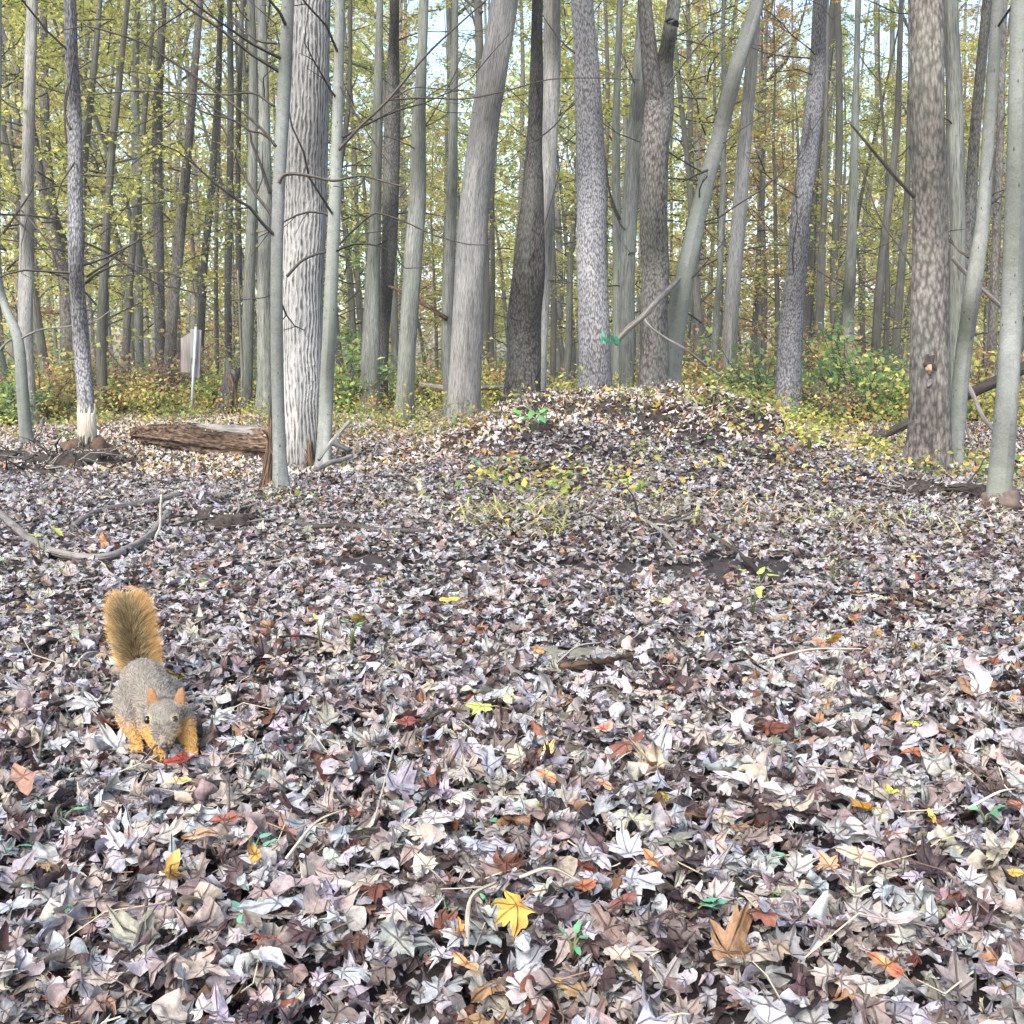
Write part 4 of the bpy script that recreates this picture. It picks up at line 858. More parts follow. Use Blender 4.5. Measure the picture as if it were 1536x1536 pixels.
for a in [
    (282, 866, 'small green seedling on the leaves right above the squirrel tail', 3, 16, GN, 1), (118, 948, 'bluish green seedling left of the squirrel tail', 2, 14, GB, 2),
    (528, 948, 'low green weed in the leaves right of the centre-left', 5, 16, GN, 3), (480, 946, 'yellowish green weed beside the low green one', 3, 13, GY, 4),
    (60, 812, 'yellow-green maple seedling over the left end of the bowed branch', 3, 24, GY, 5, .12, 'seedling', MAPLE), (8, 838, 'small green seedling at the left edge below the bowed branch', 2, 16, GN, 6),
    (1130, 888, 'yellow-green seedling with drooping leaves in the clearing', 4, 22, GY, 7, .10), (1250, 848, 'pale green seedling on the right of the clearing', 3, 18, [(.26, .42, .18)], 8, .08),
    (1040, 1350, 'single upright bluish green leaf sprout near the bottom', 1, 44, GB, 9, .02), (362, 1350, 'bluish green sprout with two leaves right of the big yellow leaf', 3, 24, GB, 10, .03),
    (105, 1340, 'grey-green sprout in the lower left leaves', 4, 24, [(.14, .27, .2)], 11, .03), (380, 1252, 'green sprout behind the orange-brown curled leaf', 4, 22, GB, 12, .04),
    (92, 1215, 'green sprig left of the squirrel and below it', 3, 20, GN, 13, .03), (885, 1160, 'single round bluish green leaf near the middle bottom', 1, 24, GB, 14, .01),
    (715, 1218, 'pale bluish green sprout below the grass tuft', 2, 22, GB, 15, .02), (735, 1345, 'trailing green sprout left of the yellow maple leaf', 4, 20, GN, 16, .02),
    (860, 1400, 'green sprout with blades right of the yellow maple leaf', 4, 22, GN, 17, .03), (1160, 1318, 'yellowish green leaf sprout on the lower right', 3, 24, [(.22, .40, .10)], 18, .03),
    (1235, 1368, 'round green sprout at the lower right', 2, 20, GB, 19, .02), (1185, 1280, 'small bright green sprout on the right', 2, 18, GB, 20, .02),
    (1480, 1210, 'green sprout at the right edge', 3, 22, GN, 21, .03), (1410, 1330, 'bluish green sprout at the lower right edge', 3, 20, GB, 22, .02),
    (905, 1068, 'tiny bluish green leaf sprout near the red leaf', 2, 16, GB, 23, .01), (480, 1100, 'low green sprout right of the squirrel', 3, 18, GN, 24, .02),
    (670, 1345, 'green two-leaf sprout lower middle', 2, 22, GB, 25, .02), (20, 1250, 'green blades sprout at the left edge', 3, 22, GB, 26, .03),
    (800, 636, 'bright green fern-like plant on top of the mound', 14, 20, [(.10, .28, .12), (.14, .32, .10)], 27, .09), (735, 700, 'grey-green low plant on the mound face', 5, 22, [(.22, .34, .22)], 28, .07),
    (1395, 672, 'green and yellow leafy sprig on the big brown tree foot', 14, 12, GY + GN, 29, .1), (490, 650, 'green low plant right of the slim trunk', 5, 18, GN, 30, .1),
    (1215, 662, 'yellow leafy plant at the foot of the leafy-footed tree', 14, 14, GY, 31, .1), (1135, 622, 'yellow-green leafy sprig on the right shoulder of the mound', 12, 13, GY, 32, .09), (915, 510, 'skip', 0, 5, GN, 33)]:
    if a[3]: seedling(*a)
# green leaves on the pale propped branch
p = P(915, 508, 8.2); r = empty('leaf_cluster', p, 'dark bluish green leaves hanging at the low end of the propped branch', 'leaves'); rg = np.random.default_rng(4)
for k in range(4):
    tv, tf, tu = leaf_template(OVAL, 2, rg, .4); Rm = rotm(np.array([k * 1.7]), np.array([1.2]), np.array([k * .9]))[0]; V = tv * .055 @ Rm.T + [(k - 1.5) * .035, 0, -.02 * (k % 2)]
    link('leaf', mesh('leaf', V, tf, SEED, tu, np.tile((.05, .24, .16), (len(V), 1))), r)
def grass(px, py, label, n, L_, cols, seed, spread=.08, up=.8, name='grass_tuft'):
    b = G(px, py); rg = np.random.default_rng(seed); V = []; F_ = []; C = []
    for k in range(n):
        a = rg.uniform(0, 6.28); o = rg.normal(0, spread, 3) * [1, .6, 0]; o[2] = float(gh(b[0] + o[0], b[1] + o[1])) - b[2]
        l = L_ * rg.uniform(.5, 1.2); w_ = rg.uniform(.0014, .0030) * (1 + b[1] * .12); d = np.array([math.cos(a), math.sin(a), up * rg.uniform(.7, 2.)]); sd_ = np.array([-math.sin(a), math.cos(a), 0]); p = o.copy(); i0 = len(V)
        c = np.array(cols[rg.integers(len(cols))]) * rg.uniform(.7, 1.2); m_ = 5
        for j in range(m_ + 1):
            ww = w_ * (1 - (j / m_) ** 2 * .95); V += [p - sd_ * ww, p + sd_ * ww]; C += [c, c]; d = d - [0, 0, .38]; dn = d / np.linalg.norm(d); p = p + dn * l / m_
        for j in range(m_): q = i0 + 2 * j; F_ += [(q, q + 1, q + 3), (q, q + 3, q + 2)]
    wide = spread > .11; nm = 'grass' if wide else name; o = link(nm, mesh(nm, V, F_, LEAFG, None, np.array(C)), None, b); tagp(o, label, None if wide else 'grass', None, 'stuff' if wide else None)
ST = [(.50, .46, .20), (.42, .44, .14), (.55, .45, .25), (.36, .42, .12)]; GS = [(.30, .42, .12), (.40, .45, .15)]; DR = [(.52, .42, .28), (.42, .32, .2), (.55, .48, .3)]
for i, a in enumerate([(775, 772, 'largest yellow-green grass clump on the mound front', 170, .22, ST, .14), (815, 800, 'low yellow-green grass clump below the largest one', 90, .17, ST, .09), (735, 790, 'sparse grass clump left of the largest one', 60, .16, ST, .12),
        (610, 760, 'thin straw grass on the left foot of the mound', 70, .16, DR + GS, .15), (900, 760, 'dry straw clump right of the grass clumps', 70, .16, DR, .16), (1015, 780, 'dry straw grass right of the arched branch', 80, .16, DR + ST, .18),
        (1090, 760, 'pale straw grass on the right mound foot', 90, .18, DR + ST, .22), (1200, 790, 'green and straw grass patch on the right', 110, .17, ST + DR, .3), (1330, 790, 'grey-green grass patch in front of the muddy hollow', 120, .18, GS + DR, .32), (1430, 800, 'grass patch left of the muddy-footed tree', 110, .17, GS + DR, .25),
        (710, 1190, 'short fresh green grass tuft low in the middle', 26, .05, [(.08, .30, .09), (.1, .36, .12)], .012), (920, 1440, 'pale straw blades at the bottom edge', 12, .09, DR, .012), (405, 752, 'green grass at the foot of the slim foreground tree', 60, .12, GS + [(.15, .3, .1)], .08),
        (30, 690, 'green grass at the left bank', 130, .16, GS + [(.15, .3, .1)], .35), (160, 690, 'grass around the gnawed tree foot', 120, .15, GS + DR, .3), (560, 655, 'reddish straw weeds left of the big pale tree', 110, .22, [(.4, .22, .15), (.5, .4, .22), (.3, .3, .12)], .3),
        (650, 660, 'weeds at the left foot of the big pale tree', 90, .2, [(.4, .2, .12), (.4, .42, .15)], .2), (960, 600, 'yellow weeds around the forked tree foot', 120, .22, ST + [(.5, .35, .1)], .3), (1060, 612, 'pale yellow weeds right of the leaning grey tree', 130, .25, ST, .35),
        (780, 618, 'dry weeds at the foot of the dark tapering tree', 70, .16, DR, .18), (870, 616, 'dry weeds at the foot of the speckled mound tree', 60, .16, DR + ST, .2), (1300, 690, 'yellow weeds left of the big brown tree', 130, .2, ST + [(.5, .35, .1)], .4), (1470, 720, 'yellow and green weeds between the two smooth trees', 120, .2, ST + GS, .25),
        (40, 870, 'pale grass stems at the left edge below the bowed branch', 50, .12, DR + GS, .14), (140, 850, 'pale dry stems in front of the bowed branch', 30, .12, DR, .1), (530, 700, 'green blades right of the ridged tree foot', 70, .15, GS + ST, .2), (430, 690, 'blades between the rotten log and ridged tree', 50, .12, ST, .15), (320, 702, 'weeds along the front of the rotten log', 90, .13, ST + GS, .3)]):
    grass(a[0], a[1], a[2], a[3], a[4], a[5], 50 + i, a[6])

def fallen(px, py, wpx, col, col2, tab, label, seed, tilt=.25, yaw=0., curl=.9, stem=True, lift=.012, name='fallen_leaf'):
    b = G(px, py, .032 + lift); b[2] += .032 + lift; rg = np.random.default_rng(seed); S = wpx / 2 / FPX * b[1] / .8
    tv, tf, tu = leaf_template(tab, 5, rg, curl); Rm = rotm(np.array([yaw]), np.array([tilt]), np.array([rg.uniform(-.5, .5)]))[0]; V = tv * S @ Rm.T; V[:, 2] -= V[:, 2].min() * .3
    rr = np.hypot(tu[:, 0], tu[:, 1]); f = np.clip(.5 + .5 * np.sin(tu[:, 0] * 5 + seed) * np.cos(tu[:, 1] * 4 + seed * 2) + rg.normal(0, .12, len(tu)), 0, 1)[:, None]
    C = np.array(col) * (1 - f) + np.array(col2) * f; r = empty(name, b, label, 'leaf'); C = C * (.72 if min(col) > .4 else .88)
    link('blade', mesh('blade', V, tf, LITTER, tu, C), r)
    if stem:
        g = Geo(); d = Rm @ np.array([0, -1., 0]); p0 = V[0]; g.tube([p0 + d * S * .1, p0 + d * S * .6 + [0, 0, .003], p0 + d * S * 1.1 + [S * .2, 0, -.002]], [.0011, .001, .0008], 5, col2); g.build('stem', LITTER, r)
OV = OVAL
for i, a in enumerate([
    (775, 1368, 84, (.72, .50, .10), (.50, .25, .05), MAPLE, 'large yellow maple leaf with brown edge near the bottom middle', .3, 2.4), (256, 1318, 72, (.66, .46, .10), (.42, .24, .08), OAK, 'large golden lobed leaf standing at the lower left', -.9, .3),
    (383, 1284, 56, (.42, .22, .05), (.52, .36, .12), OV, 'orange-brown curled leaf with a long stem, lower left', .5, .8), (292, 1255, 44, (.62, .56, .44), (.40, .2, .06), OV, 'curled cream and brown leaf above the large golden one', .6, 2.),
    (1300, 1215, 60, (.36, .11, .04), (.62, .36, .04), MAPLE, 'rust and yellow leaf at the right', -.5, .4), (1337, 1188, 34, (.62, .62, .12), (.5, .48, .1), OV, 'small bright yellow-green leaf above the rust one', .3, 1.), (1398, 1228, 26, (.66, .6, .12), (.5, .4, .1), OV, 'small yellow leaf tip at the far right of the rust one', .3, 0),
    (1128, 1178, 94, (.66, .61, .58), (.58, .54, .50), OAK, 'big pale lobed leaf lying flat on the right', .15, 1.1), (945, 1340 - 60, 80, (.60, .62, .66), (.52, .52, .56), MAPLE, 'big pale silvery leaf right of the middle', .2, .4), (905, 1092, 42, (.62, .06, .09), (.66, .5, .28), OV, 'crimson leaf with a cream tip near the middle', .3, 1.7),
    (940, 1120, 76, (.20, .085, .065), (.28, .13, .09), OAK, 'dark reddish brown leaf below the crimson one', .2, 2.3), (725, 1062, 54, (.52, .58, .14), (.58, .58, .2), MAPLE, 'yellow-green leaf in the middle of the clearing', .2, 1.6), (765, 1052, 26, (.55, .52, .12), (.6, .6, .45), OV, 'small yellow-green leaf right beside the larger one', .3, 4.),
    (822, 1128, 36, (.72, .58, .14), (.6, .5, .2), MAPLE, 'small yellow leaf with points near the middle', .4, .3), (818, 1165, 34, (.40, .10, .05), (.62, .4, .2), OV, 'curled red and cream leaf under the small yellow one', .7, 1.), (905, 1178, 30, (.48, .24, .14), (.56, .36, .2), OV, 'orange-tan cupped leaf right of the round green leaf', .5, 1.),
    (978, 1292, 40, (.55, .28, .12), (.36, .15, .06), OV, 'bright orange-brown oval leaf lower right of middle', .3, .4), (875, 1332, 44, (.36, .13, .05), (.26, .09, .04), OV, 'rusty brown leaf upper right of the yellow maple leaf', .4, 2.), (935, 1355, 46, (.16, .06, .05), (.2, .08, .06), OV, 'dark red-brown leaf right of the yellow maple leaf', .3, 2.),
    (540, 1420, 60, (.42, .25, .17), (.33, .19, .13), OAK, 'tan brown drooping lobed leaf at the bottom left of middle', -.8, .2), (690, 1400, 46, (.55, .29, .08), (.4, .2, .08), OAK, 'orange lobed leaf left of the yellow maple leaf', -.3, .2), (700, 1448, 44, (.46, .24, .10), (.5, .32, .16), OV, 'orange-tan leaf at the bottom edge', .2, .8),
    (1140, 1375, 92, (.26, .11, .075), (.20, .085, .06), OAK, 'large reddish brown lobed leaf at the lower right', -.25, .5), (1245, 1305, 50, (.52, .33, .20), (.46, .28, .16), MAPLE, 'light tan pointed leaf at the lower right', .3, .2), (1290, 1290, 60, (.52, .44, .33), (.46, .36, .25), OV, 'long tan twisted leaf right of the light tan one', .9, .9),
    (400, 1412, 44, (.32, .10, .06), (.25, .08, .05), MAPLE, 'red-brown leaf with a pointed tip near the lower left', -.3, .9), (35, 1170, 72, (.36, .22, .16), (.30, .18, .13), OV, 'broad brown leaf at the left edge', .4, .8), (8, 1445, 66, (.50, .45, .43), (.42, .38, .36), OV, 'big smooth grey-brown leaf in the lower left corner', .2, .1),
    (430, 1245, 48, (.26, .15, .12), (.32, .20, .16), OV, 'dark brownish leaf right of the green sprout', .3, .6), (335, 1232, 48, (.20, .06, .045), (.26, .10, .06), OV, 'dark red leaf above the orange-brown curled one', .2, 1.7), (265, 1177, 42, (.58, .40, .14), (.62, .52, .3), OV, 'golden tan leaf just below the squirrel', .3, 1.6),
    (275, 1140, 50, (.34, .06, .03), (.22, .04, .025), OV, 'dark orange-red leaf under the squirrel paw', .2, 2.1), (1250, 962, 34, (.62, .42, .05), (.4, .16, .05), OAK, 'golden yellow leaf standing up on the right clearing', -.9, .3), (1232, 968, 26, (.4, .14, .08), (.5, .3, .15), OV, 'small rusty leaf left of the golden standing one', .5, .8),
    (676, 901, 28, (.66, .56, .08), (.7, .5, .1), OV, 'small yellow leaf in the muddy middle', .2, 1.6), (992, 903, 30, (.66, .58, .25), (.5, .5, .15), OV, 'pale yellow leaf right of the muddy middle', .2, 1.6), (805, 976, 26, (.45, .16, .05), (.5, .3, .12), OV, 'rust orange leaf above the exposed flat earth', .4, 1.),
    (610, 1085, 44, (.18, .05, .045), (.24, .08, .06), OV, 'dark maroon curled leaf left of the yellow-green leaf', .3, 1.6), (1370, 1092 + 40, 36, (.34, .13, .06), (.3, .1, .05), OV, 'rusty brown oval leaf toward the right', .3, 1.4), (1425, 1130, 44, (.34, .12, .06), (.42, .18, .08), OAK, 'bright rusty lobed leaf near the right edge', -.4, .4),
    (1370, 1088, 22, (.62, .58, .12), (.5, .5, .1), OV, 'tiny yellow leaf above the rusty oval one', .3, 1.5), (1520, 1310, 34, (.7, .48, .08), (.6, .4, .1), OV, 'yellow leaf half hidden at the right edge', .4, 1.4), (1530, 1210, 40, (.4, .16, .08), (.3, .1, .06), OV, 'rusty leaf at the right edge', .3, .9), (1330, 1450, 56, (.26, .04, .035), (.5, .28, .12), OV, 'dark red leaf with an orange side at the bottom right', .4, .7),
    (155, 815, 24, (.42, .20, .08), (.36, .16, .06), OV, 'orange-brown dead leaf hanging over the bowed branch', 1.1, .3), (205, 884, 34, (.36, .25, .14), (.28, .14, .07), OV, 'tan curled leaf right behind the squirrel tail tip', .2, 1.4), (1455, 1320, 70, (.62, .60, .62), (.55, .52, .50), MAPLE, 'big pale grey leaf near the lower right edge', .2, .4),
    (640, 1302, 66, (.56, .48, .38), (.62, .55, .45), MAPLE, 'tan veined maple leaf lower middle', .25, .6), (650, 1150 + 80, 60, (.62, .6, .58), (.55, .53, .5), OV, 'long pale leaf rolled like a tube in the middle bottom', .2, 1.6), (1330, 1380, 90, (.55, .48, .47), (.48, .41, .4), OAK, 'wide dull pinkish grey lobed leaf at the lower right', .2, 1.4)]):
    fallen(a[0], a[1], a[2], a[3], a[4], a[5], a[6], 200 + i, a[7], a[8])
# thin dead stems and straws lying about
rg = np.random.default_rng(91)
SPOTS = ['near the bottom edge', 'toward the lower left corner', 'in the lower middle', 'toward the lower right corner', 'in the middle of the clearing', 'on the right of the clearing', 'on the left of the clearing']
for i, (x0, y0, x1, y1, m_) in enumerate([(1140, 1020, 1290, 1030, 'gnaw'), (1095, 1020, 1150, 1042, 'rot'), (250, 1190, 262, 1160, 'twig'), (835, 1020, 900, 1018, 'dead'), (300, 1090, 215, 1190, 'dead'), (590, 1160, 560, 1290, 'gnaw'), (815, 1200, 818, 1300, 'twig'), (780, 1360, 870, 1380, 'gnaw'), (1040, 1280, 1060, 1345, 'twig'), (1210, 1250, 1225, 1300, 'gnaw'), (205, 1470, 215, 1390, 'twig'),
        (330, 1195, 345, 1280, 'twig'), (430, 1330, 520, 1300, 'gnaw'), (1100, 1310, 1080, 1350, 'gnaw'), (60, 1180, 90, 1100, 'twig'), (700, 1470, 745, 1420, 'gnaw'), (965, 1250, 930, 1200, 'twig'), (1450, 1250, 1520, 1230, 'gnaw'), (560, 1040, 640, 1020, 'twig'), (1010, 960, 1080, 985, 'twig'), (420, 980, 500, 1000, 'rot'), (1380, 1010, 1460, 1000, 'dead'), (110, 1030, 150, 1010, 'gnaw'), (880, 1060, 940, 1085, 'twig'), (640, 1110, 700, 1135, 'rot')]):
    a = G(x0, y0) + [0, 0, .035]; b = G(x1, y1) + [0, 0, .045 if i % 3 else .075]; mid = (a + b) / 2 + [rg.normal(0, .006), rg.normal(0, .006), .012]
    s = smooth_path([a, mid, b], 6); g = Geo(); g.tube(s, np.linspace(.0028, .0014, len(s)) * rg.uniform(.6, 1.2), 6, rough=.1, seed=i); o = g.build('twig', BK[m_], None, a, off=a)
    near = min([('the crimson leaf', 905, 1092), ('the yellow maple leaf', 775, 1365), ('the squirrel', 240, 1100), ('the large golden leaf', 256, 1318), ('the rust and yellow leaf', 1300, 1215), ('the big pale lobed leaf', 1128, 1178), ('the exposed flat earth', 850, 995), ('the golden standing leaf', 1250, 962), ('the small yellow-green leaf', 725, 1062), ('the large reddish brown leaf', 1140, 1375)], key=lambda q: math.hypot(q[1] - x0, q[2] - y0))
    side = 'left of' if x0 < near[1] - 25 else ('right of' if x0 > near[1] + 25 else ('above' if y0 < near[2] else 'below'))
    tagp(o, '%s %s thin stem lying %s %s' % ({'gnaw': 'pale straw', 'rot': 'reddish', 'twig': 'dark', 'dead': 'grey'}[m_], 'long' if math.hypot(x1 - x0, y1 - y0) > 95 else 'short', side, near[0]), 'twig')
c = G(905, 1022) + [0, 0, .035]; s = smooth_path([c + [-.09, -.03, 0], c, c + [.06, .03, .004]], 8); g = Geo(); g.tube(s, .012 * (1 + .25 * np.sin(np.arange(len(s)) * 2.2)), 12, rough=.15, seed=4); tagp(g.build('cob', BK['rot'], None, c, off=c), 'knobbly brown stick like a cob beside the exposed flat earth', 'stick')
o = blob('flat_stone', G(850, 992) + [0, 0, .006], (.14, .05, .02), plain('muddy_stone', (.13, .125, .10), .9, 0, .4, 60), 5, .2); tagp(o, 'flat muddy grey-green stone exposed among the leaves in the middle', 'stone')

# ------------------------------------------------------------------ the fox squirrel, nose to the ground, facing the camera
def squirrel():
    Q = lambda px, py, Y: P(px, py, Y)
    parts = []   # (p, r) chains; each chain is a list of (point, radius) or ellipsoids
    def W(px, Y, z): u = (px - 768) / FPX; d = ray(px, 1060); x = d[0] / d[1] * Y; return np.array([x, Y, z])
    hip = W(220, 1.985, .054); mid = W(228, 1.92, .060); sho = W(242, 1.825, .058); nck = W(249, 1.775, .063); hd = W(250, 1.735, .066)
    chains = [[(hip + [0, .03, -.012], .032), (hip, .040), (mid, .0385), (sho, .033), (nck, .027), (hd, .0282)],
              [(hd, .0282), (W(249.5, 1.712, .054), .0205), (W(248.5, 1.696, .042), .0132), (W(248, 1.688, .037), .0088)],
              [(W(239, 1.722, .052), .0135), (W(260, 1.722, .052), .0135)],
              # near-side legs: thighs, feet
              [(W(203, 1.92, .044), .032), (W(199, 1.87, .032), .024), (W(201, 1.815, .022), .016)], [(W(201, 1.815, .020), .014), (W(206, 1.79, .010), .0085), (W(208, 1.765, .008), .007)],
              [(W(250, 1.93, .045), .034), (W(262, 1.90, .03), .02), (W(262, 1.86, .010), .009)],
              # forelegs
              [(W(267, 1.80, .054), .021), (W(279, 1.775, .048), .0165), (W(283, 1.752, .028), .0135), (W(286, 1.735, .012), .0100), (W(289, 1.718, .005), .0085)],
              [(W(228, 1.80, .048), .021), (W(225, 1.775, .040), .0165), (W(232, 1.755, .026), .0125), (W(240, 1.735, .012), .0090), (W(243, 1.725, .008), .0078)],
              # haunch to tail root
              [(hip + [0, .03, -.01], .030), (W(214, 2.02, .035), .018), (W(212, 2.05, .05), .014), (W(207, 2.065, .09), .012), (W(207, 2.07, .13), .011), (W(204, 2.075, .155), .007)]]
    for (cx, yy, n_, zz, rad) in ((289, 1.716, 4, .004, .0032), (243, 1.722, 4, .006, .0030), (208, 1.765, 4, .006, .0034)):
        for k in range(n_):
            a = (k - 1.5) * .34; o = W(cx, yy, zz); l = .017 if k in (1, 2) else .013
            chains.append([(o + [a * .011, 0, 0], rad * 1.15), (o + [a * .019, -l * .6, .003], rad), (o + [a * .024, -l, -.003], rad * .75)])
    V = []; F_ = []; nv = 0
    th = np.linspace(0, 2 * math.pi, 17)[:-1]; ph = np.linspace(0, math.pi, 9)
    sph = np.array([(math.sin(q) * math.cos(t), math.sin(q) * math.sin(t), math.cos(q)) for q in ph for t in th])
    sf = [(i * 16 + j, i * 16 + (j + 1) % 16, (i + 1) * 16 + (j + 1) % 16, (i + 1) * 16 + j) for i in range(8) for j in range(16)]
    def ball(c, r, s=(1, 1, 1)):
        nonlocal nv
        V.extend([tuple(x) for x in (np.array(c) + sph * r * np.array(s))]); F_.extend([tuple(i + nv for i in f) for f in sf][::1]); nv += len(sph)
    for ch in chains:
        for (a, ra), (b, rb) in zip(ch[:-1], ch[1:]):
            n = max(2, int(np.linalg.norm(b - a) / (min(ra, rb) * .3)))
            for k in range(n + 1): t = k / n; ball(a * (1 - t) + b * t, ra * (1 - t) + rb * t)
    ears = []
    for sx in (-1, 1):
        e = hd + np.array([sx * .0215, .010, .021]); tip = e + np.array([sx * .004, .004, .021]); ears.append((e, tip))
        for k in range(7): t = k / 6; ball(e * (1 - t) + tip * t, .0100 * (1 - .42 * t ** 2), (1., .42, 1.15))
    b0 = np.array([mid[0], mid[1], 0.]); zg = float(gh(b0[0], b0[1])) + .018
    me = bpy.data.meshes.new('body'); me.from_pydata(V, [], [f[::-1] for f in F_]); me.update()
    tmp = bpy.data.objects.new('tmp', me); COL.objects.link(tmp)
    rm = tmp.modifiers.new('r', 'REMESH'); rm.mode = 'VOXEL'; rm.voxel_size = .0019; sm = tmp.modifiers.new('s', 'SMOOTH'); sm.iterations = 5; sm.factor = .6
    dg = bpy.context.evaluated_depsgraph_get(); ev = tmp.evaluated_get(dg); bm_ = bpy.data.meshes.new_from_object(ev); bpy.data.objects.remove(tmp)
    n = len(bm_.vertices); co = np.zeros(n * 3, np.float32); bm_.vertices.foreach_get('co', co); co = co.reshape(-1, 3).astype(float)
    no = np.zeros(n * 3, np.float32); bm_.vertex_normals.foreach_get('vector', no); no = no.reshape(-1, 3).astype(float)
    rgn = np.random.default_rng(8)
    def colour(p, nn):
        grey = np.array([.235, .215, .185]); og = np.array([.48, .26, .08]); c = np.tile(grey, (len(p), 1))
        def blend(c, col, m): m = np.clip(m, 0, 1)[:, None]; return c * (1 - m) + np.array(col) * m
        low = np.clip((.040 - p[:, 2]) / .022, 0, 1); c = blend(c, (.52, .30, .10), low * .9)                      # limbs and belly
        c = blend(c, og, np.clip((-nn[:, 2] - .1) * 1.6, 0, 1) * .8)
        fl = W(287, 1.76, .03); m = np.exp(-(((p[:, 0] - fl[0]) / .022) ** 2 + ((p[:, 1] - 1.745) / .05) ** 2)) * np.clip((.058 - p[:, 2]) / .02, 0, 1); c = blend(c, (.54, .31, .10), m * 1.2)
        fl = W(234, 1.76, .03); m = np.exp(-(((p[:, 0] - fl[0]) / .022) ** 2 + ((p[:, 1] - 1.745) / .045) ** 2)) * np.clip((.052 - p[:, 2]) / .015, 0, 1); c = blend(c, (.52, .31, .10), m * 1.2)
        dh = np.linalg.norm(p - hd, axis=1)
        ch = np.clip((.060 - p[:, 2]) / .008, 0, 1) * np.clip((.05 - dh) / .01, 0, 1) * np.clip((np.abs(p[:, 0] - hd[0]) - .0085) / .004, 0, 1); c = blend(c, (.55, .33, .12), ch)
        for e, t in ears: c = blend(c, (.33, .18, .09), np.clip((.018 - np.linalg.norm(p - (e * .35 + t * .65), axis=1)) / .008, 0, 1))
        for s_ in (-1, 1):
            ey = hd + np.array([s_ * .0222, -.0185, .003]); d = np.linalg.norm(p - ey, axis=1); c = blend(c, (.52, .40, .27), np.clip((.0108 - d) / .002, 0, 1) * .9)
        c = blend(c, (.10, .085, .075), np.clip((.0085 - np.linalg.norm(p - W(248, 1.681, .037), axis=1)) / .003, 0, 1))
        c = blend(c, (.52, .44, .40), np.clip((.0155 - np.linalg.norm(p - W(289, 1.706, .004), axis=1)) / .006, 0, 1))
        return c
    C = colour(co, no); mott = 1 + .16 * wob(co[:, 0], co[:, 1] + co[:, 2], 160, .4) * .5
    root = empty('fox_squirrel', (b0[0], b0[1], zg), 'grey and orange squirrel with raised bushy tail sniffing the leaf litter', 'squirrel')
    off = b0; KS = .92; yn = (CAM_H - .005 * KS - zg) / .381; root.scale = (KS,) * 3
    root.location = (289 * 0 + ray(289, 1135)[0] / ray(289, 1135)[1] * yn - KS * (W(289, 1.718, 0)[0] - b0[0]), yn - KS * (1.718 - b0[1]), zg)
    for v_ in range(1): bm_.vertices.foreach_set('co', (co - off).astype(np.float32).ravel())
    a = bm_.color_attributes.new('col', 'FLOAT_COLOR', 'POINT'); cc = np.ones((n, 4), np.float32); cc[:, :3] = C * .75 * mott[:, None]; a.data.foreach_set('color', cc.ravel())
    bm_.materials.clear(); bm_.materials.append(FUR); bm_.polygons.foreach_set('use_smooth', np.ones(len(bm_.polygons), bool)); bm_.name = 'body'
    link('body', bm_, root)
    # short coat: fine strands lying back over the body
    def strands(name, p0, d, l, wd, c0, c1, bend=None, seed=0):
        k = len(p0); r_ = np.random.default_rng(seed); sd_ = np.cross(d, r_.normal(0, 1, (k, 3)) * .4 + [0, -1, .2]); sd_ /= np.linalg.norm(sd_, axis=1)[:, None] + 1e-9
        d1 = d if bend is None else (d + bend); d1 = d1 / (np.linalg.norm(d1, axis=1)[:, None] + 1e-9); m_ = p0 + d * (l * .5)[:, None]; e = m_ + d1 * (l * .5)[:, None]; w_ = wd[:, None]
        Vs = np.stack([p0 - sd_ * w_, p0 + sd_ * w_, m_ - sd_ * w_ * .8, m_ + sd_ * w_ * .8, e], 1).reshape(-1, 3); f = np.array([(0, 1, 3), (0, 3, 2), (2, 3, 4)])
        Fs = (f[None] + (np.arange(k) * 5)[:, None, None]).reshape(-1, 3); Cs = np.stack([c0, c0, (c0 + c1) / 2, (c0 + c1) / 2, c1], 1).reshape(-1, 3)
        return link(name, mesh(name, Vs - off, Fs, FUR, None, np.clip(Cs, .005, .8), False), root)
    tailm = (co[:, 1] > 2.045)
    idx = rgn.choice(np.where(~tailm)[0], 42000); p0 = co[idx] + rgn.normal(0, .0006, (42000, 3)); nn = no[idx]
    flow = np.tile(np.array([0, .9, -.25]), (len(idx), 1)); leg = (p0[:, 2] < .045) & (p0[:, 1] < 1.82); flow[leg] = [0, -.2, -.9]; face = np.linalg.norm(p0 - hd, axis=1) < .036; flow[face] = [0, .5, .5]
    d = nn * .3 + flow - nn * np.sum(flow * nn, 1)[:, None] + rgn.normal(0, .18, p0.shape); d /= np.linalg.norm(d, axis=1)[:, None]
    near_eye = np.zeros(len(idx), bool)
    for s_ in (-1, 1): near_eye |= np.linalg.norm(p0 - (hd + np.array([s_ * .0232, -.0185, .003])), axis=1) < .0062
    l = np.where(face, .0028, np.where(leg, .0045, .0085)) * rgn.uniform(.6, 1.3, len(idx)); l[near_eye] = .0004; l[(p0[:, 2] > hd[2] + .026) & (p0[:, 1] < 1.78)] = .0018; l[p0[:, 2] < .012] *= .4
    cb = C[idx] * rgn.choice([.5, .82, 1.05, 1.35], (len(idx), 1), p=[.2, .3, .35, .15]); strands('coat', p0, d, l, np.full(len(idx), .00042), cb * .7, cb * 1.2, None, 3)
    # tail hair
    tc = np.array([W(217, 2.04, .035), W(215, 2.055, .062), W(210, 2.065, .095), W(206, 2.07, .130), W(204, 2.075, .155), W(203, 2.09, .170)])
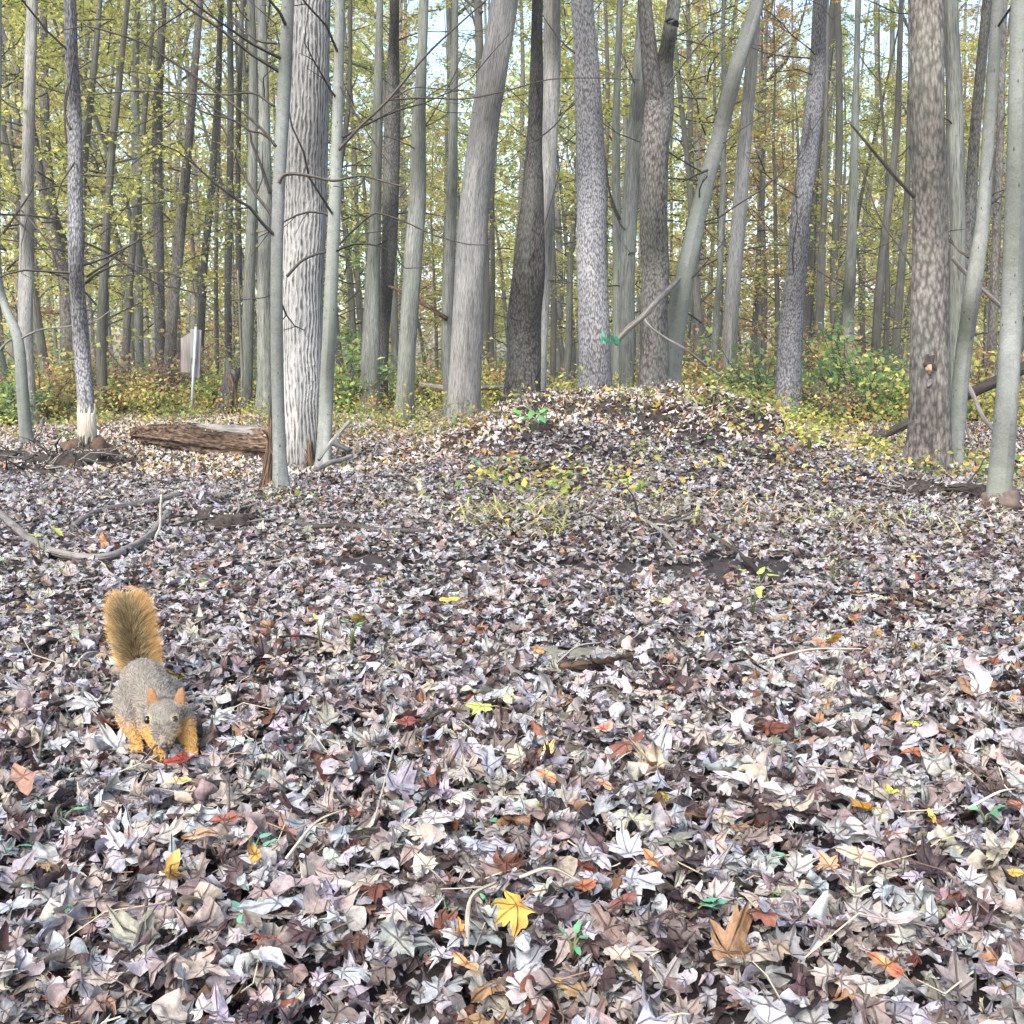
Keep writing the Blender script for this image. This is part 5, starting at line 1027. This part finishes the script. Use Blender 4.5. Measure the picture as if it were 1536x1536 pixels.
    tp = smooth_path(tc, 12); K = 26000; ti = np.clip((rgn.random(K) ** .92) * (len(tp) - 1), 0, len(tp) - 1.001); i0 = ti.astype(int); fr = (ti - i0)[:, None]; base = tp[i0] * (1 - fr) + tp[i0 + 1] * fr; u = ti / len(tp)
    a_ = rgn.uniform(0, 2 * math.pi, K); ca, sa = np.cos(a_), np.sin(a_); lat = np.stack([ca, sa * .45, np.zeros(K)], 1)
    tang = np.tile([-.03, .03, 1.], (K, 1)); rise = .28 + .55 * u ** 2
    d = lat * (1 - .55 * np.clip((u - .8) / .2, 0, 1))[:, None] + tang * rise[:, None] + rgn.normal(0, .13, (K, 3)); d /= np.linalg.norm(d, axis=1)[:, None]
    env = np.interp(u, [0, .12, .35, .72, .86, .95, 1.], [.030, .046, .055, .058, .054, .044, .030]); l = env * rgn.uniform(.55, 1.08, K) * np.where(np.abs(ca) > .75, 1.06, .85)
    side = np.clip((np.abs(ca) - .86) / .1, 0, 1)[:, None]; gz = np.array([(.34, .27, .14), (.10, .075, .045), (.50, .40, .22), (.26, .20, .11)])[rgn.integers(0, 4, K)]
    tipc = gz * (1 - side) + np.array([.62, .36, .12]) * side * rgn.uniform(.8, 1.15, (K, 1)); rootc = np.array([.22, .165, .09]) * rgn.uniform(.5, 1.4, (K, 1)) * np.ones((K, 3))
    longh = l > env * .85; tipc[longh & (side[:, 0] < .3)] *= .9
    to = strands('tail_fur', base + rgn.normal(0, .003, (K, 3)), d, l, np.full(K, .00055), rootc, tipc, np.stack([-ca * .12, -.05 * np.ones(K), .25 * np.ones(K)], 1), 5)
    # eyes, nose, whiskers
    EYE = plain('dark_glossy_eye', (.012, .009, .008), .12, 0, .1)
    NOSE = plain('dark_nose_skin', (.09, .06, .055), .5, 0, .2)
    for s_ in (-1, 1):
        blob('eye', hd + np.array([s_ * .0222, -.0185, .003]), (.0052, .0066, .0068), EYE, 1, .0, root, off)
    blob('nose', W(248, 1.679, .037), (.0038, .003, .0026), NOSE, 2, .05, root, off)
    for s_ in (-1, 1):
        for k in range(4):
            p = W(248, 1.687, .038) + np.array([s_ * .006, 0, 0]); g = Geo(); g.tube([p, p + np.array([s_ * .016, -.006, .003 - k * .003]), p + np.array([s_ * .032, -.006, -.002 - k * .006])], [.00035, .0003, .0002], 4, (.05, .04, .035)); g.build('whisker', FUR, root, off=off)
squirrel()

# ------------------------------------------------------------------ leaves drifted against the tree feet, weeds under the shrubs
def drifts():
    rng = np.random.default_rng(44); low = [leaf_template(MAPLE_L, 2, rng, 1.3) for _ in range(8)] + [leaf_template(OVAL_L, 2, rng, 1.3) for _ in range(5)]; pp = []
    for k, (r, b, s) in T.items():
        rad = s[2, 3] * 1.25; n = int(260 * (rad / .12)) if b[1] < 11 else 60
        a = rng.uniform(0, 6.28, n); d = rad + rng.exponential(.06, n) * (1 + 3 * rad); x = b[0] + np.cos(a) * d; y = b[1] + np.sin(a) * d
        pp.append(np.stack([x, y, gh(x, y) + .012 + rng.uniform(.2, 1, n) * .065 * np.exp(-(d - rad) / .07)], 1))
    for c, rx, ry, rz, n in ((G(95, 700), .42, .16, .10, 420), (G(20, 712), .30, .12, .07, 260), (G(320, 793), .17, .09, .055, 60), (G(1400, 742), .2, .1, .05, 80), (G(955, 790), .17, .07, .035, 40)):
        u = rng.uniform(-1, 1, (n, 2)); u = u[(u ** 2).sum(1) < 1]; h = np.sqrt(1 - (u ** 2).sum(1)); k = (u[:, 1] > -.2) | (rng.random(len(u)) < .4); u, h = u[k], h[k]
        pp.append(np.stack([c[0] + u[:, 0] * rx * 1.05, c[1] + u[:, 1] * ry * 1.05, c[2] + h * rz * 1.05 + .004], 1))
    for x0, x1, yy, zz, n in ((196, 412, 684, .145, 70),):
        a = G(196, 668) + [0, .15, .14]; b = G(412, 700) + [0, .25, .19]; t = rng.random((n, 1)); pp.append(a * (1 - t) + b * t + rng.normal(0, .03, (n, 3)) * [1, 1.2, .1])
    p = np.concatenate(pp); scatter('leaf_litter', p, rng.uniform(.014, .030, len(p)), low, rng, .7, LEAFFAR, palette(len(p), rng) * np.array([1., .95, .88]), 'stuff', 'dead leaves drifted against the feet of the trees')
drifts()
def straws():
    rng = np.random.default_rng(12); g = Geo()
    for i in range(900):
        Y = rng.uniform(.9, 5.5) ** 1.0; x = rng.uniform(-.6, .6) * Y; z = float(gh(x, Y)) + rng.uniform(.018, .04); a = rng.uniform(0, 6.28); l = rng.uniform(.015, .07) * (1 + (rng.random() < .12))
        d = np.array([math.cos(a), math.sin(a), rng.normal(.1, .3)]) * l; p = np.array([x, Y, z]); n = rng.normal(0, .12 * l, 3)
        g.tube([p, p + d * .5 + n, p + d], [.0011, .001, .0006], 4, [(.36, .31, .22), (.12, .08, .06), (.24, .16, .11), (.40, .37, .28)][i % 4], cap=False)
    o = g.build('dead_stalks', LEAFFAR); tagp(o, 'bits of dead stalk and straw strewn through the fallen leaves', None, None, 'stuff')
straws()
def weeds():
    rng = np.random.default_rng(31); n0 = 1500; Y = rng.uniform(8.6, 17, n0); px = rng.uniform(-150, 1690, n0); x = (px - 768) / FPX * Y
    k = ~((px > 700) & (px < 1110) & (Y < 10.5)) & ~((px < 420) & (Y < 10.5) & (rng.random(n0) < .8)); x, Y, px = x[k], Y[k], px[k]; pos = []; col = []; pal = YG + GR + RB[:4] + GO[:2]
    x2 = np.concatenate([rng.normal(2.0, .45, 90), rng.uniform(-.6, 2.4, 60), rng.normal(.2, .5, 40), rng.uniform(2.2, 4.2, 70)]); Y2 = np.concatenate([rng.uniform(5.2, 7.8, 90), rng.uniform(6.8, 8.6, 60), rng.uniform(4.8, 5.8, 40), rng.uniform(4.8, 7., 70)])
    n1 = len(x); x = np.concatenate([x, x2]); Y = np.concatenate([Y, Y2])
    for i in range(len(x)):
        m_ = rng.integers(14, 34) if i < n1 else rng.integers(6, 16); c = np.array(pal[rng.integers(len(pal))]); h = rng.uniform(.08, .42) if i < n1 else rng.uniform(.05, .16); z = float(gh(x[i], Y[i]))
        q = rng.normal(0, 1, (m_, 3)) * [.09, .09, 0]; q[:, 2] = rng.random(m_) * h; pos.append(q * ([1, 1, 1] if i < n1 else [.7, .7, 1]) + [x[i], Y[i], z + .02]); col.append(c * rng.uniform(.7, 1.4, (m_, 1)))
    pos = np.concatenate(pos); V, F_, C = leaves_at(pos, rng.uniform(.02, .05, len(pos)), np.clip(np.concatenate(col), .01, .7), rng, 1.)
    tagp(link('undergrowth', mesh('undergrowth', V, F_, LEAFG, None, C, False)), 'low green, yellow and brown weeds over the woodland floor', None, None, 'stuff')
weeds()

def haze():
    m, N, L = M('haze_air'); N.remove(N['Principled BSDF']); v = N.new('ShaderNodeVolumePrincipled'); v.inputs['Density'].default_value = .0022
    v.inputs['Color'].default_value = (.93, .95, .97, 1); v.inputs['Anisotropy'].default_value = .2; L.new(v.outputs[0], N['Material Output'].inputs['Volume'])
    x, y0, y1, z0, z1 = 75, -12, 85, -2.5, 32
    V = [(-x, y0, z0), (x, y0, z0), (x, y1, z0), (-x, y1, z0), (-x, y0, z1), (x, y0, z1), (x, y1, z1), (-x, y1, z1)]
    me = bpy.data.meshes.new('haze'); me.from_pydata(V, [], [(0, 3, 2, 1), (4, 5, 6, 7), (0, 1, 5, 4), (1, 2, 6, 5), (2, 3, 7, 6), (3, 0, 4, 7)]); me.materials.append(m)
    tagp(link('haze', me), kind='stuff')
haze()
